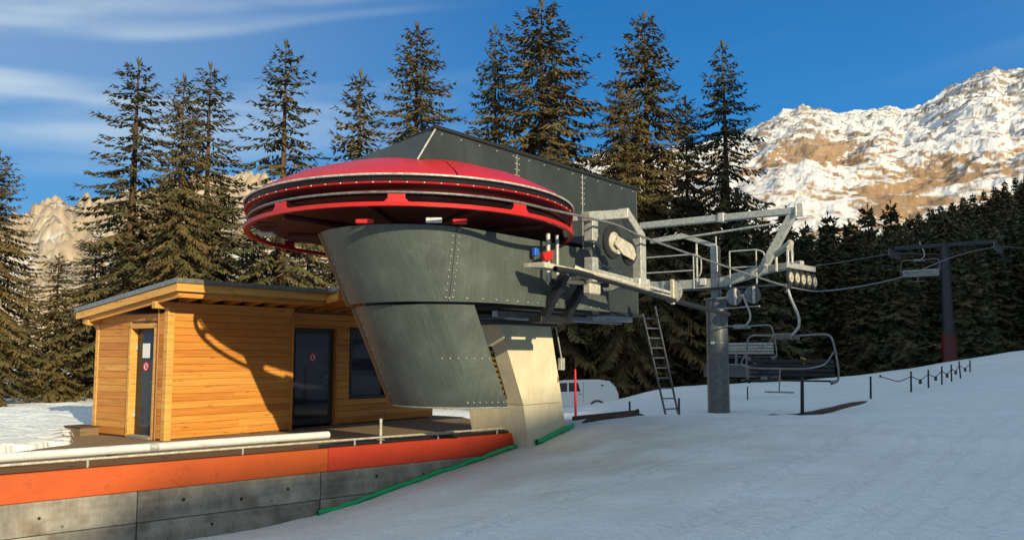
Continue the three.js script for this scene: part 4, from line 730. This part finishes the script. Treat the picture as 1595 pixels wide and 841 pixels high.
// ---- rear gantry on its post
{
  const p = sThing('lift_post', 'thick grey steel tube post carrying the rear gantry', 'post', [11.6, -.2, 0]);
  part('tube', rod([11.6, -.3, 0], [11.6, 2.93, 0], .285, .275, 40), M.greySteel, p); part('collar', rod([11.6, 1.78, 0], [11.6, 1.815, 0], .292, .292, 40), M.steel, p); part('flange', rod([11.6, 2.93, 0], [11.6, 2.97, 0], .33, .33, 40), M.steel, p);
  part('upper_mast', beam([11.6, 2.97, 0], [11.6, 4.35, 0], .2, .22), M.steel, p); part('collar_lug', bx(11.28, 11.34, 1.76, 1.83, -.05, .05), M.galvBright, p); part('collar_lug', bx(11.86, 11.94, 1.77, 1.85, -.05, .05), M.galvBright, p);
  const g = sThing('rear_gantry', 'pale steel cross gantry with roller battery above the hanging chairs', 'gantry', [11.6, 3.0, 0]);
  part('upper_beam', beam([11.6, 5.08, -2.2], [11.6, 5.08, 2.2], .2, .17), M.galv, g); part('beam_joint', bx(11.46, 11.74, 4.96, 5.2, .15, .3), M.galvBright, g);
  part('mast_head', [beam([11.6, 4.35, 0], [11.6, 4.72, -1.0], .14, .12), beam([11.6, 4.7, -1.0], [11.6, 4.62, -1.9], .14, .12)], M.galv, g);
  part('beam_end', [bx(11.45, 11.5, 4.92, 5.26, 2.2, 2.24), bx(11.6, 11.65, 4.92, 5.26, 2.2, 2.36)], M.galvBright, g);
  part('diagonal', beam([11.6, 5.0, 2.1], [11.6, 3.62, 1.25], .17, .2), M.galv, g);
  part('lower_beam', beam([11.6, 3.36, -2.3], [11.6, 3.36, 0], .2, .24), M.galv, g); part('lower_beam', beam([11.6, 3.36, 0.1], [11.6, 3.68, 1.45], .2, .24), M.galv, g);
  part('battery_arm', beam([11.6, 3.66, 1.4], [11.3, 3.70, 2.4], .16, .16), M.galv, g);
  const cv = part('cover_pipe', [rod([10.9, 4.18, 2.25], [11.3, 3.98, 1.75], .075, .075, 16), rod([10.9, 4.18, 2.25], [9.9, 3.95, 2.6], .09, .075, 16)], M.cream, g);
  for (const q of [beam([11.3, 3.95, 1.75], [11.3, 3.55, 1.75], .06, .06), beam([11.0, 4.1, 2.15], [11.0, 3.6, 2.15], .06, .06), tube([[10.9, 3.72, 2.3], [10.7, 3.95, 2.38], [10.4, 3.92, 2.46], [10.3, 3.62, 2.5]], .025)]) part('cover_strut', q, M.galvBright, cv);
  const bt = part('roller_battery', [beam([10.1, 3.58, 2.44], [12.1, 3.62, 2.44], .05, .13)], M.galv, g);
  for (let k = 0; k < 5; k++) roller(bt, 10.1 + k * .42, 3.28 + (k % 2) * .01, 2.5, .2, .1);
  const b2 = part('roller_battery', [beam([10.3, 3.5, -2.44], [11.9, 3.5, -2.44], .05, .13), beam([11.6, 3.36, -2.3], [11.3, 3.45, -2.44], .1, .1)], M.galv, g); for (let k = 0; k < 4; k++) roller(b2, 10.4 + k * .4, 3.26, -2.5, .18, .1);
  part('walkway', [bx(11.0, 11.4, 3.18, 3.21, -2.2, 1.2), bx(10.9, 11.4, 3.2, 3.22, 1.2, 2.2)], M.darkSteel, g);
  for (const [n0, n1] of [[.65, 1.35], [-2.1, -.35]]) part('hand_rail', [rod([11.0, 3.2, n0], [11.0, 4.1, n0], .02), rod([11.0, 3.2, n1], [11.0, 4.1, n1], .02), rod([11.0, 4.1, n0], [11.0, 4.1, n1], .02), rod([11.0, 3.68, n0], [11.0, 3.68, n1], .02), tube([[11.0, 4.1, n1], [11, 4.0, n1 + .2], [11, 3.6, n1 + .2], [11, 3.4, n1]], .02)], M.galv, g);
  const da = part('disc_arm', [rod([11.1, 2.92, .25], [10.5, 2.95, 1.6], .03), rod([11.1, 2.66, .25], [10.5, 2.66, 1.6], .018)], M.galv, g);
  for (const [l, n] of [[10.45, 1.45], [10.75, .85]]) { part('disc', new THREE.CylinderGeometry(.21, .21, .02, 32).rotateZ(Math.PI / 2).translate(l, 2.93, n), M.steel, da); part('disc_bar', bx(l - .07, l - .012, 2.72, 3.14, n + .02, n + .08), M.galvBright, da); }
  part('sign_plate', bx(11.44, 11.48, 3.32, 3.5, -.5, -.22), M.white, g);
  part('cross_bar', [rod([11.3, 4.55, -1.6], [11.3, 4.75, 1.7], .03), rod([11.2, 4.3, .2], [11.2, 4.55, .2], .02), rod([11.2, 3.4, -.35], [11.2, 4.4, -.35], .03)], M.galv, g);
}

// ---- chairs
function chair(back) {
  const g = new THREE.Group(); RZ.set(g, [0, 0, 0]);   // x across the line, z along it, y down from the rope
  part('grip', [cbox(.10, .12, .34, 0, -.02, 0, .02), cbox(.06, .14, .12, .02, -.12, 0)], M.darkSteel, g);
  part('hanger', tube([[-.02, -.1, 0], [-.10, -.35, 0], [-.26, -.75, 0], [-.26, -1.0, 0], [-.10, -1.2, 0], [.02, -1.24, 0]], .034, 40, 10), M.galv, g);
  part('mount', [cbox(.42, .15, .14, .12, -1.24, 0, .02), cbox(.12, .1, .1, -.2, -1.27, 0)], M.steel, g);
  for (const s of [-1, 1]) part('side_frame', [tube([[s * .2, -1.23, 0], [s * .85, -1.2, 0], [s * 1.02, -1.28, .02], [s * 1.08, -1.55, .06], [s * 1.12, -2.0, .12], [s * 1.10, -2.28, .14], [s * 1.0, -2.36, -.05]], .026, 50, 8), tube([[s * 1.10, -2.28, .14], [s * 1.08, -2.3, -.40]], .024, 8, 8)], M.steel, g);
  for (let k = 0; k < 4; k++) part('back_slat', cbox(2.06, .085, .03, 0, -1.84 - k * .105, .10 + k * .008, .01), back, g);
  for (let k = 0; k < 4; k++) part('seat_slat', cbox(2.10, .035, .11, 0, -2.30 + k * .006, .02 - k * .125, .01), M.darkSteel, g);
  part('safety_bar', [tube([[-1.06, -1.62, 0], [-1.0, -1.9, -.5], [-.6, -2.0, -.62], [.6, -2.0, -.62], [1.0, -1.9, -.5], [1.06, -1.62, 0]], .02, 50, 8), rod([0, -2.0, -.62], [0, -2.55, -.72], .018), rod([-.35, -2.55, -.72], [.35, -2.55, -.72], .018)], M.steel, g);
  return g;
}
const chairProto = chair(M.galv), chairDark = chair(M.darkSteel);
function ropeY(l) { return pw([[0, 3.5], [9.3, 3.42], [10.6, 3.44], [18, 4.1], [30, 5.6], [40.7, 7.0], [58, 8.6], [90, 12.5]], l); }
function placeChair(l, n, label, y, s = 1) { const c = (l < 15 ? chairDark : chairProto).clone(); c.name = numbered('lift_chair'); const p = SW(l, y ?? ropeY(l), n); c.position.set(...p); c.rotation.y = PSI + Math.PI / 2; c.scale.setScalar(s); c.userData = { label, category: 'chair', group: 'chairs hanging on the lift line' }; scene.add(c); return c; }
placeChair(9.9, 2.5, 'nearest empty lift chair hanging right of the post', 3.08, .95);
placeChair(19.4, -2.5, 'lift chair with pale back hanging behind the nearest chair', 3.72);
placeChair(46.5, -2.5, 'distant lift chair with pale seat left of the far tower', 8.4);
placeChair(62, -2.5, 'small distant lift chair just right of the far tower', 6.3);
placeChair(74, -2.5, 'smallest distant lift chair near the right picture edge', 5.5);

// ---- far towers
function tower(name, label, base, H, arm, r) {
  const t = sThing(name, label, 'tower', base, 'lift towers down the line'); const [l, y, n] = base;
  part('mast', rod([l, y - 2, n], [l, y + H, n], r * 1.25, r * .8, 16), M.darkSteel, t);
  part('cross_arm', beam([l, y + H, n - arm], [l, y + H, n + arm], .2, .2), M.darkSteel, t);
  for (const s of [-1, 1]) { const b = part('roller_battery', [beam([l - 1.2, y + H - .2, n + s * arm], [l + 1.2, y + H - .2, n + s * arm], .06, .14)], M.greySteel, t); for (let k = 0; k < 5; k++) part('roller', new THREE.CylinderGeometry(.18, .18, .08, 14).rotateX(Math.PI / 2).translate(l - 1 + k * .5, y + H - .38, n + s * arm), M.greySteel, b); part('work_platform', [beam([l - 1.2, y + H - 1.0, n + s * (arm + .3)], [l + 1.2, y + H - 1.0, n + s * (arm + .3)], .4, .03), beam([l - 1.2, y + H + .5, n + s * (arm + .4)], [l + 1.2, y + H + .5, n + s * (arm + .4)], .03, .03), beam([l - 1.2, y + H - 1.0, n + s * (arm + .4)], [l - 1.2, y + H + .5, n + s * (arm + .4)], .03, .03), beam([l + 1.2, y + H - 1.0, n + s * (arm + .4)], [l + 1.2, y + H + .5, n + s * (arm + .4)], .03, .03)], M.darkSteel, t); }
  return t;
}
{ const t = tower('lift_tower', 'dark lift tower mast with a red padded foot at the right', [40.7, .2, 0], 7.1, 2.5, .28); part('foot_padding', rod([40.7, -.2, 0], [40.7, 2.6, 0], .40, .38, 16), M.maroon, t, { label: 'red padding round the foot' }); }
tower('lift_tower', 'small distant lift tower near the right picture edge', [62, .8, 0], 3.6, 1.9, .2);

// ---- ladder
{
  const b = P(1047, 645, 19.5), t = P(1011, 489, 20.2), l = thing('ladder', 'thin grey ladder leaning behind the gantry', 'ladder', [b.x, b.y, b.z], 0, undefined, [b.x, b.y, b.z]);
  const s = V(.16, 0, -.12), e = .97;
  const bt = b.clone(), tp = t.clone();
  part('rail', beam(bt.clone().sub(s), tp.clone().sub(s), .03, .055), M.greySteel, l); part('rail', beam(bt.clone().add(s), tp.clone().add(s).add(V(0, .18, 0)), .03, .055), M.greySteel, l);
  for (let k = 0; k < 10; k++) { const q = bt.clone().lerp(tp, .05 + k * .1); part('rung', rod(q.clone().sub(s), q.clone().add(s), .016, .016, 8), M.greySteel, l); }
}
// ---- low timber barrier right of the pillar
{
  const a = P(893, 660, 17.8), b = P(990, 646, 20.2), h = thing('timber_barrier', 'low dark timber barrier between the pillar and the ladder', 'barrier', [a.x, a.y - .2, a.z], 0, undefined, [a.x, a.y - .2, a.z]);
  const up = V(0, .10, 0); a.y -= .02; b.y -= .06;
  part('board', beam(a.clone().add(up), b.clone().add(up), .06, .13), M.darkWood, h); part('board', beam(a.clone().addScaledVector(up, -.4), b.clone().addScaledVector(up, -.4), .06, .13), M.darkWood, h, { ox: 1 });
  part('stake', beam(b.clone().add(V(.05, -.35, .02)), b.clone().add(V(.05, .19, .02)), .07, .07), M.darkWood, h);
}
function patch(name, label, pts, seed, m) { // irregular bare patch following the snow
  const r = rng(seed), c = pts.reduce((s, p) => [s[0] + p[0] / pts.length, s[1] + p[1] / pts.length], [0, 0]), ring = [];
  for (let i = 0; i < pts.length; i++) { const a = pts[i], b = pts[(i + 1) % pts.length]; for (let k = 0; k < 6; k++) { const q = k / 6, j = 1 + (r() - .5) * .14; ring.push([c[0] + (lerp(a[0], b[0], q) - c[0]) * j, c[1] + (lerp(a[1], b[1], q) - c[1]) * j]); } }
  const pos = [], idx = [], uv = []; const put = (x, d, e) => { pos.push(x, groundH(x, d) + fbm(x * .35, d * .35, 2, 3) * .10 + fbm(x * 1.6, d * 1.6, 4, 3) * .035 + e, -d); uv.push(x, d); };
  const nr = 5; put(c[0], c[1], .05); for (let k = 1; k <= nr; k++) for (const q of ring) put(lerp(c[0], q[0], k / nr), lerp(c[1], q[1], k / nr), (k === nr ? -.01 : .03 + r() * .025));
  const n = ring.length; for (let i = 0; i < n; i++) { idx.push(0, 1 + i, 1 + (i + 1) % n); for (let k = 0; k < nr - 1; k++) { const a = 1 + k * n + i, b = 1 + k * n + (i + 1) % n; idx.push(a, a + n, b, b, a + n, b + n); } }
  const g = new THREE.BufferGeometry(); g.setAttribute('position', new THREE.Float32BufferAttribute(pos, 3)); g.setAttribute('uv', new THREE.Float32BufferAttribute(uv, 2)); g.setIndex(idx); g.computeVertexNormals();
  return structure(name, g, m, label);
}
const XD = (px, py, d) => { const p = P(px, py, d); return [p.x, d]; };
patch('bare_ground', 'strip of bare brown ground at the foot of the nearest fence post', [[6.0, 21.4], [7.0, 21.1], [8.6, 22.0], [9.2, 22.8], [7.2, 22.4], [6.0, 22.0]], 3, M.dirt);
patch('bare_ground_001', 'rusty brown strip of bare ground along the timber barrier', [[1.3, 17.0], [2.0, 17.5], [2.9, 18.9], [2.6, 19.0], [1.5, 17.9]], 6, M.dirt);

// ---- fence posts
const FG = 'dark posts of the piste fence';
const fp = [[1250, 552, 645, 21.6, .045, 'thickest dark fence post with yellow tie on bare ground'], [1357, 588, 627, 24, .03, 'dark fence post standing alone left of the roped row'], [1420, 580, 614, 27, .03, 'first post of the roped fence row from the left'], [1447, 577, 611, 28.5, .03, 'second post of the roped fence row from the left'], [1468, 572, 606, 30, .03, 'third post of the roped fence row from the left'], [1483, 569, 603, 31.5, .03, 'fourth post of the roped fence row from the left'], [1499, 564, 600, 33, .03, 'fifth post of the roped fence row, leaning'], [1512, 562, 584, 36, .03, 'last short post at the right end of the roped row'], [1165, 604, 629, 30, .025, 'thin post in the snow right of the thick lift post'], [981, 627, 643, 24, .03, 'short dark post at the right end of the timber barrier'], [1058, 622, 641, 22, .03, 'short dark stake behind the foot of the ladder']];
const tops = [];
fp.forEach(([px, t, b, d, r, label], i) => {
  const B = P(px, b, d), T = P(px + (i === 6 ? -4 : 0), t, d), gy = Math.min(B.y, groundH(B.x, d)) - .25, g = thing('fence_post', label, 'post', [B.x, gy, -d], 0, FG, [B.x, gy, -d]);
  part('stake', rod([B.x, gy, -d], [T.x, T.y, -d], r, r * .85, 10), M.black, g); part('cap', rod([T.x, T.y, -d], [T.x, T.y + .03, -d], r * 1.15, r * .7, 10), M.black, g);
  if (i === 0) { part('tie', [tube([[T.x - .05, T.y - .08, -d + .05], [T.x + .06, T.y - .12, -d + .05], [T.x + .02, T.y - .2, -d + .06], [T.x + .05, T.y - .3, -d + .05]], .02, 20, 6)], M.yellow, g); }
  tops.push(T);
});
for (let i = 2; i < 7; i++) { const a = tops[i].clone(), b = tops[i + 1].clone(); a.y -= .12; b.y -= .12; const m = a.clone().lerp(b, .5); m.y -= .14; const g = thing('fence_rope', `sagging dark rope between fence posts ${['one and two', 'two and three', 'three and four', 'four and five', 'five and six'][i - 2]} of the roped row`, 'rope', [a.x, a.y, a.z], 0, 'ropes of the piste fence', [a.x, a.y, a.z]); part('cord', tube([a, m, b], .014, 20, 5), M.darkWood, g); const f = m.clone(); part('flag', cbox(.1, .14, .01, f.x, f.y - .06, f.z), M.darkWood, g); }
{ const a = P(1372, 586, 25), b = tops[2].clone(); b.y -= .12; const m = P(1400, 594, 26); const g = thing('fence_rope', 'slack rope end left of the first roped fence post', 'rope', [a.x, a.y, a.z], 0, 'ropes of the piste fence', [a.x, a.y, a.z]); part('cord', tube([a, m, b], .014, 20, 5), M.darkWood, g); part('end_knot', cbox(.05, .08, .05, a.x, a.y, a.z, .015), M.darkWood, g); }
{ const b = P(897, 655, 18.6), t = P(896, 577, 18.6), g = thing('marker_pole', 'thin red marker pole beside the white pickup', 'pole', [b.x, b.y - .2, b.z], 0, undefined, [b.x, b.y - .2, b.z]); part('shaft', rod([b.x, b.y - .2, b.z], [t.x, t.y, t.z], .028, .024, 10), M.signRed, g); part('tip', rod([t.x, t.y, t.z], [t.x, t.y + .03, t.z], .024, .01, 10), M.signRed, g); }

// ---- vehicles: built along x, nose at -x, wheels on y = 0
function car(name, label, cat, p, turn, paint, prof, wins, wheels, W) {
  const c = thing(name, label, cat, [p.x, p.y, p.z], turn);
  const body = prism(prof, W - .12, .06); body.translate(0, 0, -W / 2 + .06);
  const bd = part('body', toCreasedNormals(body, .7), paint, c);
  for (const w of wins) for (const s of [-1, 1]) { const g = prism(w, .012, .004); g.translate(0, 0, s > 0 ? W / 2 - .006 : -W / 2 - .008); part('side_window', g, M.glass, c); }
  for (const x of wheels) for (const s of [-1, 1]) { const z = s * (W / 2 - .10); const ty = part('wheel', new THREE.TorusGeometry(.25, .10, 10, 28).translate(x, .35, z), M.rubber, c); part('rim', new THREE.CylinderGeometry(.2, .2, .16, 20).rotateX(Math.PI / 2).translate(x, .35, z), M.steel, ty); part('wheel_arch', (() => { const g = new THREE.TorusGeometry(.40, .045, 6, 24, Math.PI); g.translate(x, .35, s * (W / 2 + .005)); return g; })(), M.black, c); }
  return c;
}
{
  const p = P(888, 642, 50); p.y = -1.72;
  const c = car('pickup_truck', 'white pickup with rounded canopy parked behind the pillar', 'pickup', p, -.12, M.carWhite,
    [[-2.6, .45], [-2.65, .95], [-2.4, 1.12], [-1.3, 1.2], [-.75, 1.72], [-.3, 1.8], [1.6, 1.84], [2.2, 1.76], [2.5, 1.45], [2.66, 1.05], [2.66, .5]],
    [[[-1.1, 1.22], [-.62, 1.68], [-.1, 1.72], [-.1, 1.24]], [[0, 1.24], [0, 1.72], [.5, 1.73], [.62, 1.26]]], [-1.75, 1.55], 1.8);
  for (const s of [-1, 1]) { part('canopy_seam', prism([[.78, .7], [.80, 1.80], [.815, 1.80], [.795, .7]], .012).translate(0, 0, s * .9 - .006), M.black, c); part('canopy_latch', bx(1.75, 1.9, 1.55, 1.62, s * .9 - .01, s * .9 + .015), M.black, c); part('door_handle', bx(.55, .7, 1.08, 1.12, s * .9 - .02, s * .9 + .02), M.black, c); }
  part('tail_light', [bx(2.62, 2.72, .95, 1.2, .72, .84), bx(2.62, 2.72, .95, 1.2, -.84, -.72)], M.signRed, c);
  part('bumper', bx(2.6, 2.82, .48, .66, -.85, .85, .03), M.darkSteel, c);
  const q = P(1160, 612, 54); q.y = -.95 + .8;
  const d = car('parked_car', 'dark grey estate car in shade right of the lift post', 'car', q, Math.PI - .5, M.carGrey,
    [[-2.2, .4], [-2.25, .8], [-2.0, .98], [-1.0, 1.05], [-.5, 1.5], [.1, 1.58], [1.6, 1.55], [2.1, 1.1], [2.2, .8], [2.2, .42]],
    [[[-.85, 1.08], [-.42, 1.44], [.1, 1.5], [.1, 1.1]], [[.2, 1.1], [.2, 1.5], [1.5, 1.47], [1.8, 1.12]]], [-1.4, 1.4], 1.75);
  part('headlight', [bx(-2.28, -2.15, .7, .88, .5, .78, .03), bx(-2.28, -2.15, .7, .88, -.78, -.5, .03)], M.white, d);
  part('windscreen', new ConvexGeometry([V(-1.0, 1.07, -.7), V(-1.0, 1.07, .7), V(-.52, 1.49, .62), V(-.52, 1.49, -.62), V(-1.03, 1.08, -.7), V(-1.03, 1.08, .7), V(-.55, 1.51, .62), V(-.55, 1.51, -.62)]), M.glass, d);
}

renderer.render(scene, camera);
